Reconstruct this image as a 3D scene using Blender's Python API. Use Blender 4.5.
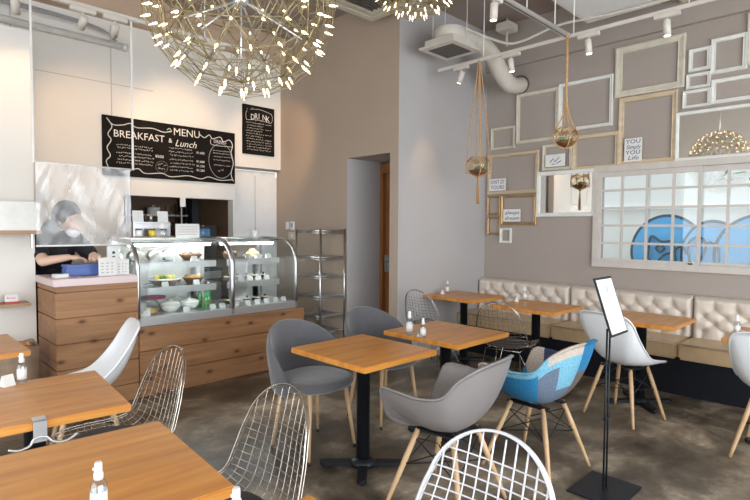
import bpy, bmesh, math, random
from mathutils import Vector, Matrix, noise
random.seed(7)
PI = math.pi
S = bpy.context.scene
COL = S.collection
for o in list(bpy.data.objects): bpy.data.objects.remove(o)

# ------------------------------------------------------------------ camera
cd = bpy.data.cameras.new('camera'); cam = bpy.data.objects.new('camera', cd); COL.objects.link(cam)
cd.sensor_width = 36; cd.lens = 525.945/750*36; cd.clip_start = 0.02; cd.clip_end = 100
yaw, pitch, roll = 0.789453661, -0.0428322749, 0.00643011702
F = Vector((math.cos(yaw)*math.cos(pitch), math.sin(yaw)*math.cos(pitch), math.sin(pitch)))
Rt = Vector((math.sin(yaw), -math.cos(yaw), 0)); U = Rt.cross(F)
r2 = math.cos(roll)*Rt + math.sin(roll)*U; u2 = -math.sin(roll)*Rt + math.cos(roll)*U
M3 = Matrix((r2, u2, -F)).transposed(); mw = M3.to_4x4(); mw.translation = Vector((0, 0, 1.45))
cam.matrix_world = mw
S.camera = cam

# ------------------------------------------------------------------ world, daylight, exposure
W = bpy.data.worlds.new('world'); S.world = W; W.use_nodes = True
bg = W.node_tree.nodes['Background']; bg.inputs[0].default_value = (0.90, 0.96, 1.0, 1); bg.inputs[1].default_value = 2.9
def area(name, loc, size, rot, power, col):
    l = bpy.data.lights.new(name, 'AREA'); l.shape = 'RECTANGLE'; l.size, l.size_y = size
    l.energy = power; l.color = col
    o = bpy.data.objects.new(name, l); COL.objects.link(o); o.location = loc; o.rotation_euler = rot
    return o
area('daylight_rear_window', (1.6, -2.25, 1.55), (5.6, 2.4), (PI/2-.20, 0, 0), 158, (0.90, 0.95, 1.0))
area('daylight_left_window', (-2.25, 1.4, 1.55), (4.4, 2.4), (PI/2-.20, 0, -PI/2), 44, (0.95, 0.96, 1.0))
S.view_settings.view_transform = 'Standard'; S.view_settings.look = 'None'
S.view_settings.gamma = 1; S.view_settings.exposure = 0.25; S.view_settings.use_curve_mapping = False

# ------------------------------------------------------------------ materials
MATS = {}
def nm(name):
    m = bpy.data.materials.new(name); m.use_nodes = True
    nt = m.node_tree; return m, nt, nt.nodes['Principled BSDF']
def N(nt, t, **k):
    n = nt.nodes.new(t)
    for a, v in k.items(): setattr(n, a, v)
    return n
def ramp(nt, fac, stops, mode='LINEAR'):
    r = N(nt, 'ShaderNodeValToRGB'); cr = r.color_ramp; cr.interpolation = mode
    while len(cr.elements) < len(stops): cr.elements.new(0.5)
    for e, (p, c) in zip(cr.elements, stops): e.position = p; e.color = (*c, 1)
    nt.links.new(fac, r.inputs[0]); return r.outputs[0]
def coords(nt, scale=(1, 1, 1), kind='Object', rot=(0, 0, 0)):
    tc = N(nt, 'ShaderNodeTexCoord'); mp = N(nt, 'ShaderNodeMapping')
    mp.inputs['Scale'].default_value = scale; mp.inputs['Rotation'].default_value = rot
    nt.links.new(tc.outputs[kind], mp.inputs[0]); return mp.outputs[0]
def noisen(nt, vec, scale, detail=4, rough=0.5, dist=0):
    n = N(nt, 'ShaderNodeTexNoise'); n.inputs['Scale'].default_value = scale; n.inputs['Detail'].default_value = detail
    n.inputs['Roughness'].default_value = rough; n.inputs['Distortion'].default_value = dist
    nt.links.new(vec, n.inputs['Vector']); return n.outputs['Fac']
def bump(nt, b, h, strength=0.2, dist=0.01):
    n = N(nt, 'ShaderNodeBump'); n.inputs['Strength'].default_value = strength; n.inputs['Distance'].default_value = dist
    nt.links.new(h, n.inputs['Height']); nt.links.new(n.outputs[0], b.inputs['Normal'])
def plain(name, col, rough=0.5, metal=0.0, var=0.06, nscale=12, bmp=0.0, coat=0.0, spec=0.5):
    m, nt, b = nm(name)
    v = noisen(nt, coords(nt), nscale, 3)
    c = ramp(nt, v, [(0.3, tuple(max(0, x*(1-var)) for x in col)), (0.7, tuple(min(1, x*(1+var)) for x in col))])
    nt.links.new(c, b.inputs['Base Color'])
    b.inputs['Roughness'].default_value = rough; b.inputs['Metallic'].default_value = metal
    b.inputs['Coat Weight'].default_value = coat; b.inputs['Specular IOR Level'].default_value = spec
    if bmp: bump(nt, b, v, bmp)
    MATS[name] = m; return m
def wood(name, c1, c2, axis='X', rough=0.4, stave=0.0, knots=False, grain=1.0, coat=0.0):
    m, nt, b = nm(name)
    st = {'X': (1.2, 14, 14), 'Y': (14, 1.2, 14), 'Z': (14, 14, 1.2)}[axis]
    g = noisen(nt, coords(nt, st), 1.6*grain, 6, 0.6, 0.4)
    col = ramp(nt, g, [(0.28, c1), (0.72, c2)])
    big = noisen(nt, coords(nt, tuple(s*0.25 for s in st)), 1.3, 2)
    mx = N(nt, 'ShaderNodeMix', data_type='RGBA', blend_type='MULTIPLY'); mx.inputs[0].default_value = 0.6
    nt.links.new(col, mx.inputs[6]); nt.links.new(ramp(nt, big, [(0.3, (0.72, 0.70, 0.68)), (0.7, (1.1, 1.08, 1.06))]), mx.inputs[7])
    out = mx.outputs[2]
    if stave:
        br = N(nt, 'ShaderNodeTexBrick'); br.offset = 0.37
        rot = (0, 0, PI/2) if axis == 'Y' else (0, 0, 0)
        nt.links.new(coords(nt, (1, 1, 1), rot=rot), br.inputs['Vector'])
        br.inputs['Scale'].default_value = 1; br.inputs['Mortar Size'].default_value = 0.0
        br.inputs['Brick Width'].default_value = 0.34; br.inputs['Row Height'].default_value = stave
        br.inputs['Color1'].default_value = (0.84, 0.82, 0.78, 1); br.inputs['Color2'].default_value = (1.08, 1.06, 1.04, 1)
        m2 = N(nt, 'ShaderNodeMix', data_type='RGBA', blend_type='MULTIPLY'); m2.inputs[0].default_value = 0.8
        nt.links.new(out, m2.inputs[6]); nt.links.new(br.outputs[0], m2.inputs[7]); out = m2.outputs[2]
    if knots:
        vo = N(nt, 'ShaderNodeTexVoronoi'); vo.voronoi_dimensions = '2D'; vo.inputs['Scale'].default_value = 1.0
        nt.links.new(coords(nt, (2.6, 1.0, 4.6), rot=(-PI/2, 0, 0)), vo.inputs['Vector'])
        m3 = N(nt, 'ShaderNodeMix', data_type='RGBA', blend_type='MULTIPLY'); m3.inputs[0].default_value = 1
        nt.links.new(out, m3.inputs[6])
        nt.links.new(ramp(nt, vo.outputs['Distance'], [(0.03, (0.30, 0.24, 0.2)), (0.06, (0.55, 0.48, 0.42)), (0.09, (0.85, 0.80, 0.76)), (0.16, (1, 1, 1))]), m3.inputs[7]); out = m3.outputs[2]
    nt.links.new(out, b.inputs['Base Color']); b.inputs['Roughness'].default_value = rough
    b.inputs['Coat Weight'].default_value = coat; b.inputs['Coat Roughness'].default_value = 0.25
    bump(nt, b, g, 0.12, 0.004); MATS[name] = m; return m
def emis(name, col, strength):
    m, nt, b = nm(name); b.inputs['Base Color'].default_value = (*col, 1)
    b.inputs['Emission Color'].default_value = (*col, 1); b.inputs['Emission Strength'].default_value = strength
    MATS[name] = m; return m
def glass(name, tint=(0.95, 0.98, 0.98), gloss=0.12, rough=0.02):
    m, nt, b = nm(name); nt.nodes.remove(b)
    out = nt.nodes['Material Output']
    t = N(nt, 'ShaderNodeBsdfTransparent'); t.inputs[0].default_value = (*tint, 1)
    g = N(nt, 'ShaderNodeBsdfGlossy'); g.inputs['Roughness'].default_value = rough
    lw = N(nt, 'ShaderNodeLayerWeight'); lw.inputs[0].default_value = 0.12
    mt = N(nt, 'ShaderNodeMath', operation='MULTIPLY_ADD'); nt.links.new(lw.outputs['Fresnel'], mt.inputs[0])
    mt.inputs[1].default_value = 0.6; mt.inputs[2].default_value = gloss*0.4
    mx = N(nt, 'ShaderNodeMixShader'); nt.links.new(mt.outputs[0], mx.inputs[0])
    nt.links.new(t.outputs[0], mx.inputs[1]); nt.links.new(g.outputs[0], mx.inputs[2]); nt.links.new(mx.outputs[0], out.inputs[0])
    MATS[name] = m; return m

PAINT = (0.37, 0.32, 0.285)
def paint(name, col, bmp=0.25, seams=False):
    m, nt, b = nm(name)
    v = noisen(nt, coords(nt), 1.1, 4); f = noisen(nt, coords(nt), 26, 4)
    c = ramp(nt, v, [(0.3, tuple(x*0.955 for x in col)), (0.7, tuple(x*1.03 for x in col))])
    nt.links.new(c, b.inputs['Base Color']); b.inputs['Roughness'].default_value = 0.75
    bump(nt, b, f, bmp, 0.006); MATS[name] = m; return m
paint('wall_taupe', PAINT, 0.35); paint('wall_greige', (0.42, 0.335, 0.265), 0.08); paint('wall_grey', (0.45, 0.435, 0.435), 0.15)
paint('wall_cream', (0.80, 0.77, 0.72), 0.12); paint('ceiling_paint', (0.33, 0.275, 0.24), 0.1); paint('peach', (0.52, 0.38, 0.28), 0.1); paint('joint', (0.55, 0.5, 0.45), 0.1)
plain('white_paint', (0.78, 0.77, 0.74), 0.45); plain('white_plastic', (0.80, 0.80, 0.80), 0.32, var=0.02)
plain('shell_white', (0.80, 0.82, 0.84), 0.3, var=0.015, coat=0.2); plain('shell_taupe', (0.235, 0.215, 0.21), 0.42, var=0.03)
plain('black_metal', (0.011, 0.013, 0.017), 0.42, 0.0, spec=0.3); plain('black_plastic', (0.02, 0.02, 0.022), 0.45)
plain('chrome', (0.50, 0.46, 0.41), 0.18, 1.0, var=0.02); plain('steel', (0.50, 0.50, 0.50), 0.28, 1.0, var=0.05)
plain('steel_light', (0.72, 0.73, 0.74), 0.3, 0.85, var=0.03)
plain('white_wire', (0.70, 0.71, 0.74), 0.3, var=0.02)
plain('velvet', (0.098, 0.097, 0.108), 0.85, var=0.14, nscale=7, bmp=0.15); MATS['velvet'].node_tree.nodes['Principled BSDF'].inputs['Sheen Weight'].default_value = 0.6
plain('seat_pad', (0.03, 0.028, 0.03), 0.6)
wood('table_wood', (0.53, 0.20, 0.030), (0.74, 0.345, 0.070), 'X', 0.34, stave=0.085, coat=0.1)
wood('plank_wood', (0.27, 0.125, 0.050), (0.44, 0.23, 0.105), 'X', 0.5, knots=True)
wood('leg_wood', (0.50, 0.32, 0.17), (0.62, 0.42, 0.24), 'Z', 0.45)
wood('frame_wood', (0.56, 0.44, 0.29), (0.70, 0.58, 0.42), 'Y', 0.5)
wood('shelf_wood', (0.34, 0.19, 0.10), (0.46, 0.28, 0.16), 'X', 0.5)
wood('door_wood', (0.22, 0.08, 0.025), (0.34, 0.14, 0.045), 'Z', 0.35, coat=0.2)
plain('frame_cream', (0.60, 0.56, 0.46), 0.5, var=0.08); plain('frame_white', (0.74, 0.74, 0.70), 0.45); plain('window_frame', (0.56, 0.52, 0.48), 0.5); plain('frame_gold', (0.42, 0.27, 0.12), 0.32, 0.55, var=0.2)
plain('mirror', (0.86, 0.84, 0.80), 0.03, 1.0, var=0.0)
plain('vinyl_back', (0.68, 0.60, 0.52), 0.45, var=0.03); plain('vinyl_seat', (0.54, 0.38, 0.215), 0.35, var=0.06); plain('bench_base', (0.008, 0.009, 0.013), 0.6, spec=0.2)
plain('piping', (0.42, 0.38, 0.32), 0.45)
plain('chalkboard', (0.012, 0.010, 0.009), 0.8, var=0.3, nscale=5, spec=0.12); plain('chalk', (0.78, 0.75, 0.70), 0.9); plain('chalk_dim', (0.50, 0.46, 0.42), 0.9)
plain('pink_top', (0.74, 0.60, 0.60), 0.4, var=0.02); plain('blue_box', (0.075, 0.14, 0.42), 0.4, var=0.03)
plain('paper', (0.76, 0.76, 0.74), 0.7, var=0.01); plain('ink', (0.06, 0.08, 0.16), 0.8); plain('ink_grey', (0.38, 0.38, 0.40), 0.8)
plain('dark_room', (0.06, 0.045, 0.035), 0.8); plain('brown_panel', (0.17, 0.095, 0.052), 0.6)
plain('ceramic', (0.82, 0.81, 0.78), 0.2, var=0.01, coat=0.3); plain('ceramic_blue', (0.08, 0.24, 0.48), 0.25); plain('basket', (0.20, 0.10, 0.05), 0.6, var=0.3, nscale=40)
plain('pastry', (0.62, 0.36, 0.13), 0.6, var=0.3, nscale=30); plain('cream_food', (0.85, 0.78, 0.62), 0.5); plain('lemon', (0.78, 0.62, 0.08), 0.45)
plain('green_food', (0.14, 0.30, 0.07), 0.5, var=0.3, nscale=40); plain('magenta', (0.50, 0.06, 0.22), 0.4); plain('chocolate', (0.07, 0.035, 0.02), 0.4)
plain('green_glass', (0.02, 0.30, 0.07), 0.1, coat=0.8); plain('amber_rope', (0.50, 0.30, 0.14), 0.8, var=0.2, nscale=60)
plain('skin', (0.72, 0.48, 0.36), 0.55, var=0.03); plain('hair', (0.03, 0.026, 0.026), 0.5); plain('shirt', (0.016, 0.016, 0.02), 0.8); plain('trousers', (0.03, 0.035, 0.05), 0.8)
plain('mask', (0.80, 0.84, 0.88), 0.7); plain('sack', (0.36, 0.26, 0.18), 0.85, var=0.15, nscale=18, bmp=0.5); plain('orange_fill', (0.70, 0.36, 0.15), 0.7, var=0.15)
plain('duct', (0.62, 0.58, 0.52), 0.5, var=0.04); plain('grille', (0.10, 0.09, 0.08), 0.6); plain('lampshade', (0.75, 0.66, 0.52), 0.7)
plain('leaf', (0.06, 0.17, 0.05), 0.5, var=0.4, nscale=20); plain('succulent', (0.28, 0.42, 0.30), 0.5, var=0.3, nscale=30)
plain('graffiti_blue', (0.14, 0.50, 0.90), 0.6, var=0.04); plain('graffiti_line', (0.05, 0.09, 0.14), 0.6)
plain('red_card', (0.5, 0.06, 0.05), 0.6); plain('rod_brass', (0.40, 0.33, 0.19), 0.3, 0.8, var=0.05)
emis('led', (1.0, 0.80, 0.50), 5); emis('spot_lit', (1.0, 0.80, 0.55), 14); emis('strip_lit', (0.95, 1.0, 1.0), 45)
glass('glass_clear'); glass('glass_case', (0.965, 0.985, 0.98), 0.03); glass('glass_amber', (0.97, 0.90, 0.78), 0.10, 0.04); glass('glass_bottle', (0.88, 0.92, 0.93), 0.3, 0.05)
glass('glass_window', (0.94, 0.97, 0.98), 0.10)
# patchwork fabrics
for n_, c_ in (('patch_blue', (0.02, 0.20, 0.42)), ('patch_grey', (0.13, 0.17, 0.24)), ('patch_light', (0.17, 0.42, 0.56)), ('patch_beige', (0.52, 0.44, 0.38)), ('patch_navy', (0.04, 0.06, 0.13)), ('patch_brown', (0.15, 0.115, 0.10))):
    plain(n_, c_, 0.9, var=0.3, nscale=160, bmp=0.3)
# floor
m, nt, b = nm('floor_concrete')
v1 = noisen(nt, coords(nt, (1, 1, 1)), 1.3, 8, 0.66, 0.3); v2 = noisen(nt, coords(nt, (1.3, 2.4, 1), rot=(0, 0, 0.35)), 1.7, 8, 0.70, 0.35)
cA = ramp(nt, v1, [(0.36, (0.050, 0.041, 0.031)), (0.49, (0.140, 0.115, 0.083)), (0.62, (0.40, 0.335, 0.25))])
cB = ramp(nt, v2, [(0.42, (0.72, 0.66, 0.60)), (0.56, (1.0, 1.0, 1.0)), (0.70, (1.9, 1.8, 1.7))])
mx = N(nt, 'ShaderNodeMix', data_type='RGBA', blend_type='MULTIPLY'); mx.inputs[0].default_value = 1
nt.links.new(cA, mx.inputs[6]); nt.links.new(cB, mx.inputs[7]); nt.links.new(mx.outputs[2], b.inputs['Base Color'])
rr = N(nt, 'ShaderNodeMapRange'); nt.links.new(v1, rr.inputs[0]); rr.inputs[3].default_value = 0.24; rr.inputs[4].default_value = 0.48
nt.links.new(rr.outputs[0], b.inputs['Roughness']); bump(nt, b, v2, 0.15, 0.004); MATS['floor'] = m
# siding outside
m, nt, b = nm('siding')
wv = N(nt, 'ShaderNodeTexWave'); wv.wave_type = 'BANDS'; wv.bands_direction = 'Y'; wv.inputs['Scale'].default_value = 0.55; wv.inputs['Distortion'].default_value = 0
nt.links.new(coords(nt), wv.inputs['Vector'])
nt.links.new(ramp(nt, wv.outputs['Fac'], [(0.0, (0.60, 0.64, 0.62)), (0.02, (0.90, 0.91, 0.88))]), b.inputs['Base Color']); b.inputs['Roughness'].default_value = 0.6; MATS['siding'] = m
# vinyl sheet: clear film with a milky share that follows its creases
m, nt, b = nm('film'); nt.nodes.remove(b); out = nt.nodes['Material Output']
t = N(nt, 'ShaderNodeBsdfTransparent'); g = N(nt, 'ShaderNodeBsdfGlossy'); g.inputs['Roughness'].default_value = 0.12
d = N(nt, 'ShaderNodeBsdfTranslucent'); d.inputs[0].default_value = (0.93, 0.95, 0.97, 1); df = N(nt, 'ShaderNodeBsdfDiffuse'); df.inputs[0].default_value = (0.93, 0.95, 0.97, 1)
nn = noisen(nt, coords(nt, (4, 4, 1.8), rot=(0, 0.5, 0)), 1.0, 4, 0.5, 0.7)
bp = N(nt, 'ShaderNodeBump'); bp.inputs['Strength'].default_value = 0.2; bp.inputs['Distance'].default_value = 0.04; nt.links.new(nn, bp.inputs['Height'])
nt.links.new(bp.outputs[0], g.inputs['Normal'])
a1 = N(nt, 'ShaderNodeMixShader'); a1.inputs[0].default_value = 0.10; nt.links.new(df.outputs[0], a1.inputs[1]); nt.links.new(g.outputs[0], a1.inputs[2])
a2 = N(nt, 'ShaderNodeMixShader'); nt.links.new(t.outputs[0], a2.inputs[1]); nt.links.new(a1.outputs[0], a2.inputs[2])
mr = N(nt, 'ShaderNodeMapRange'); nt.links.new(nn, mr.inputs[0]); mr.inputs[1].default_value = 0.42; mr.inputs[2].default_value = 0.75; mr.inputs[3].default_value = 0.22; mr.inputs[4].default_value = 0.55
nt.links.new(mr.outputs[0], a2.inputs[0]); nt.links.new(a2.outputs[0], out.inputs[0]); MATS['film'] = m

# ------------------------------------------------------------------ helpers
class MB:
    def __init__(s): s.bm = bmesh.new()
    def box(s, x0, x1, y0, y1, z0, z1, bev=0.0, mi=0, mat=None):
        b2 = bmesh.new(); bmesh.ops.create_cube(b2, size=1)
        for v in b2.verts: v.co = Vector(((x0+x1)/2+v.co.x*(x1-x0), (y0+y1)/2+v.co.y*(y1-y0), (z0+z1)/2+v.co.z*(z1-z0)))
        if bev: bmesh.ops.bevel(b2, geom=b2.edges[:], offset=min(bev, abs(x1-x0)*.45, abs(y1-y0)*.45, abs(z1-z0)*.45), segments=2, affect='EDGES')
        return s._add(b2, mat, mi)
    def _add(s, b2, mat=None, mi=0, smooth=False):
        if mat: b2.transform(mat)
        vm = [s.bm.verts.new(v.co) for v in b2.verts]
        b2.verts.index_update()
        for f in b2.faces:
            try:
                nf = s.bm.faces.new([vm[v.index] for v in f.verts]); nf.material_index = mi; nf.smooth = smooth or f.smooth
            except ValueError: pass
        b2.free(); return s
    def tube(s, pts, r, n=8, closed=False, mi=0, cap=True):
        pts = [Vector(p) for p in pts]; k = len(pts); rs = r if isinstance(r, (list, tuple)) else [r]*k
        rings = []; prev = None
        for i, p in enumerate(pts):
            if closed: t = pts[(i+1) % k]-pts[i-1]
            else: t = pts[min(i+1, k-1)]-pts[max(i-1, 0)]
            t.normalize()
            if prev is None:
                a = Vector((0, 0, 1)) if abs(t.z) < 0.9 else Vector((1, 0, 0)); nrm = t.cross(a).normalized()
            else:
                nrm = prev-t*prev.dot(t)
                nrm = nrm.normalized() if nrm.length > 1e-6 else t.orthogonal().normalized()
            prev = nrm; bn = t.cross(nrm)
            rings.append([s.bm.verts.new(p+(nrm*math.cos(2*PI*j/n)+bn*math.sin(2*PI*j/n))*rs[i]) for j in range(n)])
        R = rings+[rings[0]] if closed else rings
        for a, b in zip(R, R[1:]):
            for j in range(n):
                f = s.bm.faces.new((a[j], a[(j+1) % n], b[(j+1) % n], b[j])); f.smooth = True; f.material_index = mi
        if cap and not closed:
            for q in (rings[0][::-1], rings[-1]):
                f = s.bm.faces.new(q); f.material_index = mi
        return s
    def lathe(s, prof, c=(0, 0, 0), n=24, sx=1, sy=1, mi=0, smooth=True):
        c = Vector(c); rings = []
        for r, z in prof:
            rings.append([s.bm.verts.new(c+Vector((max(r, 1e-4)*sx*math.cos(2*PI*j/n), max(r, 1e-4)*sy*math.sin(2*PI*j/n), z))) for j in range(n)])
        for a, b in zip(rings, rings[1:]):
            for j in range(n):
                f = s.bm.faces.new((a[j], a[(j+1) % n], b[(j+1) % n], b[j])); f.smooth = smooth; f.material_index = mi
        for q in (rings[0][::-1], rings[-1]):
            f = s.bm.faces.new(q); f.material_index = mi
        return s
    def prism(s, poly, h, mat=None, mi=0):          # polygon in XY extruded 0..h in Z
        b2 = bmesh.new(); lo = [b2.verts.new((x, y, 0)) for x, y in poly]; hi = [b2.verts.new((x, y, h)) for x, y in poly]; n = len(poly)
        b2.faces.new(lo[::-1]); b2.faces.new(hi)
        for i in range(n): b2.faces.new((lo[i], lo[(i+1) % n], hi[(i+1) % n], hi[i]))
        return s._add(b2, mat, mi)
    def ico(s, c, r, sub=2, sc=(1, 1, 1), mi=0):
        b2 = bmesh.new(); bmesh.ops.create_icosphere(b2, subdivisions=sub, radius=r)
        for v in b2.verts: v.co = Vector((v.co.x*sc[0], v.co.y*sc[1], v.co.z*sc[2]))+Vector(c)
        return s._add(b2, None, mi, True)
    def grid(s, P, closed_u=False, mi=0, mif=None):   # P[i][j]
        V = [[s.bm.verts.new(p) for p in row] for row in P]
        m_ = len(V[0])
        for i in range(len(V)-1):
            for j in range(m_ if closed_u else m_-1):
                try:
                    f = s.bm.faces.new((V[i][j], V[i][(j+1) % m_], V[i+1][(j+1) % m_], V[i+1][j])); f.smooth = True
                    f.material_index = mif(i, j) if mif else mi
                except ValueError: pass
        return s
    def build(s, name, mat, parent=None, loc=None, sub=0, solid=0, fix=True):
        if fix: bmesh.ops.recalc_face_normals(s.bm, faces=s.bm.faces[:])
        me = bpy.data.meshes.new(name); s.bm.to_mesh(me); s.bm.free()
        for q in (mat if isinstance(mat, (list, tuple)) else [mat]): me.materials.append(MATS[q])
        o = bpy.data.objects.new(name, me); COL.objects.link(o)
        if parent: o.parent = parent
        if loc: o.location = loc
        if solid or sub:
            if solid:
                md = o.modifiers.new('s', 'SOLIDIFY'); md.thickness = solid; md.offset = 0
            if sub:
                md = o.modifiers.new('u', 'SUBSURF'); md.levels = md.render_levels = sub
            bake(o)
        return o
def bake(o):
    bpy.context.view_layer.update()
    dg = bpy.context.evaluated_depsgraph_get(); me = bpy.data.meshes.new_from_object(o.evaluated_get(dg))
    o.modifiers.clear(); o.data = me
def tag(o, label, cat, group=None):
    o['label'] = label; o['category'] = cat
    if group: o['group'] = group
    return o
def thing(name, label, cat, loc=(0, 0, 0), rz=0, group=None):
    o = bpy.data.objects.new(name, None); COL.objects.link(o); o.location = loc; o.rotation_euler = (0, 0, rz); o.empty_display_size = .1
    return tag(o, label, cat, group)
def struct(o): o['kind'] = 'structure'; return o
def dup(root, loc=None, rz=None, label=None):
    r = root.copy(); COL.objects.link(r)
    if loc is not None: r.location = loc
    if rz is not None: r.rotation_euler = (0, 0, rz)
    if label: r['label'] = label
    for ch in list(root.children):
        c = ch.copy(); COL.objects.link(c); c.parent = r
        for g_ in list(ch.children):
            d_ = g_.copy(); COL.objects.link(d_); d_.parent = c
    return r
def catmull(P, n, closed=False):
    P = [Vector(p) for p in P]; k = len(P); out = []
    segs = k if closed else k-1
    for i in range(segs):
        if closed: a, b, c, d = P[i-1], P[i], P[(i+1) % k], P[(i+2) % k]
        else: a, b, c, d = P[max(i-1, 0)], P[i], P[i+1], P[min(i+2, k-1)]
        for q in range(n):
            t = q/n
            out.append(0.5*((2*b)+(c-a)*t+(2*a-5*b+4*c-d)*t*t+(3*b-a-3*c+d)*t**3))
    if not closed: out.append(P[-1])
    return out
def text(body, size, mat, parent, loc, rot, ext=0.0006, align='LEFT', sx=1.0, name='lettering', shear=0.0):
    cu = bpy.data.curves.new('t', 'FONT'); cu.body = body; cu.size = size; cu.extrude = ext; cu.align_x = align; cu.resolution_u = 2; cu.shear = shear
    t_ = bpy.data.objects.new('t', cu); COL.objects.link(t_)
    dg = bpy.context.evaluated_depsgraph_get(); me = bpy.data.meshes.new_from_object(t_.evaluated_get(dg))
    bpy.data.objects.remove(t_); me.materials.clear(); me.materials.append(MATS[mat])
    o = bpy.data.objects.new(name, me); COL.objects.link(o); o.parent = parent; o.location = loc; o.rotation_euler = rot; o.scale = (sx, 1, 1)
    return o
def join_into(objs, name):                       # bake several text meshes into one child mesh
    base = objs[0]; b_ = bmesh.new(); par = base.parent
    for q in objs:
        tmp = q.data.copy(); tmp.transform(Matrix.LocRotScale(q.location, q.rotation_euler, q.scale)); b_.from_mesh(tmp)
    me = bpy.data.meshes.new(name); b_.to_mesh(me); b_.free(); me.materials.append(base.data.materials[0])
    o = bpy.data.objects.new(name, me); COL.objects.link(o); o.parent = par
    for q in objs: bpy.data.objects.remove(q)
    return o

# ------------------------------------------------------------------ room shell
CZ = 3.85; WX = 5.6; BX = 4.0; GY = 3.7; MY = 5.8; L = -2.3; R0 = -2.3
def sbox(name, mat, *a, **k): return struct(MB().box(*a, **k).build(name, mat))
sbox('floor', 'floor', L-.1, 8.5, R0-.1, 7.4, -0.12, 0)
sbox('ceiling', 'ceiling_paint', L-.1, WX+.2, R0-.1, 7.4, CZ, CZ+.12)
# window wall (x = WX) with opening y 0.42..2.31, z 1.085..2.065
mb = MB(); wy0, wy1, wz0, wz1 = 0.40, 2.31, 1.083, 2.07
mb.box(WX, WX+.18, wy1, GY+.2, 0, CZ); mb.box(WX, WX+.18, R0, wy0, 0, CZ); mb.box(WX, WX+.18, wy0, wy1, 0, wz0); mb.box(WX, WX+.18, wy0, wy1, wz1, CZ)
struct(mb.build('wall_right', 'wall_taupe'))
sbox('trim_1', 'wall_taupe', WX-.05, WX, R0, GY, 3.355, CZ)
sbox('wall_back_right', 'wall_grey', BX+.006, WX, GY, GY+.119, 0, CZ)
mb = MB()                                            # greige wall at x = BX with a doorway recess
mb.box(BX, BX+.2, 4.486, MY+.1, 0, CZ); mb.box(BX, BX+.2, 3.819, 4.486, 2.232, CZ)
mb.box(BX, BX+.006, GY+.0005, 3.819, 0, CZ)
struct(mb.build('wall_centre', 'wall_greige'))
mb = MB(); mb.box(BX+.2, 5.4, 4.486, 4.6, 0, 2.5); mb.box(5.3, 5.4, 3.815, 4.6, 0, 2.5); mb.box(BX+.2, 5.4, 3.815, 4.6, 2.232, 2.5)
struct(mb.build('wall_recess', 'wall_grey'))
d1 = struct(MB().box(BX+0.580, BX+0.620, 3.82, 4.44, 0, 2.10, .004).box(BX+0.565, BX+0.580, 3.95, 4.32, .25, .95, .004).box(BX+0.565, BX+0.580, 3.95, 4.32, 1.15, 1.95, .004).build('door_1', 'door_wood'))
MB().box(BX+0.520, BX+0.580, 4.33, 4.40, .92, 1.12, .006).tube([(BX+0.520, 4.37, 1.04), (BX+0.520, 4.25, 1.04)], .01).build('door_handle', 'steel', d1)
mb = MB(); mb.box(BX+0.530, BX+0.680, 4.44, 4.484, 0, 2.22); mb.box(BX+0.530, BX+0.680, 3.82, 4.44, 2.10, 2.22)
MB.build(mb, 'door_frame', 'door_wood', d1)
struct(MB().box(BX+.002, BX+.3, 4.4835, 4.4865, 0, 2.2315).build('jamb_daylight_tint', 'wall_grey'))  # added thin grey skin on the jamb; cool daylight put into its colour
# menu wall (y = MY): opening x 2.03..3.304, z 0..1.774 ; cupboard bay x 3.335..4.0 z 0..2.19
mb = MB(); mb.box(L, 2.03, MY, MY+.12, 0, CZ); mb.box(2.03, 3.304, MY, MY+.12, 1.774, CZ); mb.box(3.304, 3.335, MY, MY+.12, 0, CZ); mb.box(3.335, BX, MY, MY+.12, 2.19, CZ)
struct(mb.build('wall_menu', 'wall_cream'))
sbox('trim_2', 'peach', L, BX, MY-.12, MY, 3.54, CZ)
sbox('wall_partition', 'wall_cream', L, 1.06, 5.05, 5.17, 0, 3.02)
mb = MB(); mb.box(1.6, 3.34, 7.2, 7.3, 0, 2.4); mb.box(1.6, 1.7, MY+.12, 7.2, 0, 2.4); mb.box(3.335, 3.34, MY+.12, 7.2, 0, 2.4); mb.box(1.6, 3.4, MY+.12, 7.3, 2.4, 2.5)
struct(mb.build('wall_kitchen', 'brown_panel'))
# daylight walls behind the camera, each with one wide window opening
mb = MB(); mb.box(L, WX, R0-.1, R0, 0, .3); mb.box(L, WX, R0-.1, R0, 2.8, CZ); mb.box(L, -1.25, R0-.1, R0, .3, 2.8); mb.box(4.5, WX, R0-.1, R0, .3, 2.8)
struct(mb.build('wall_rear', 'wall_taupe'))
mb = MB(); mb.box(L-.1, L, R0, 7.3, 0, .3); mb.box(L-.1, L, R0, 7.3, 2.8, CZ); mb.box(L-.1, L, 3.65, 7.3, .3, 2.8); mb.box(L-.1, L, R0, -.85, .3, 2.8)
struct(mb.build('wall_left', 'wall_cream'))
mb = MB()
for i in range(5): mb.box(-1.25+i*1.4375-.03, -1.25+i*1.4375+.03, R0-.09, R0-.03, .3, 2.8)
struct(mb.build('window_2', 'black_metal'))
mb = MB()
for i in range(4): mb.box(L-.09, L-.03, -.85+i*1.5-.03, -.85+i*1.5+.03, .3, 2.8)
struct(mb.build('window_3', 'black_metal'))
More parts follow.
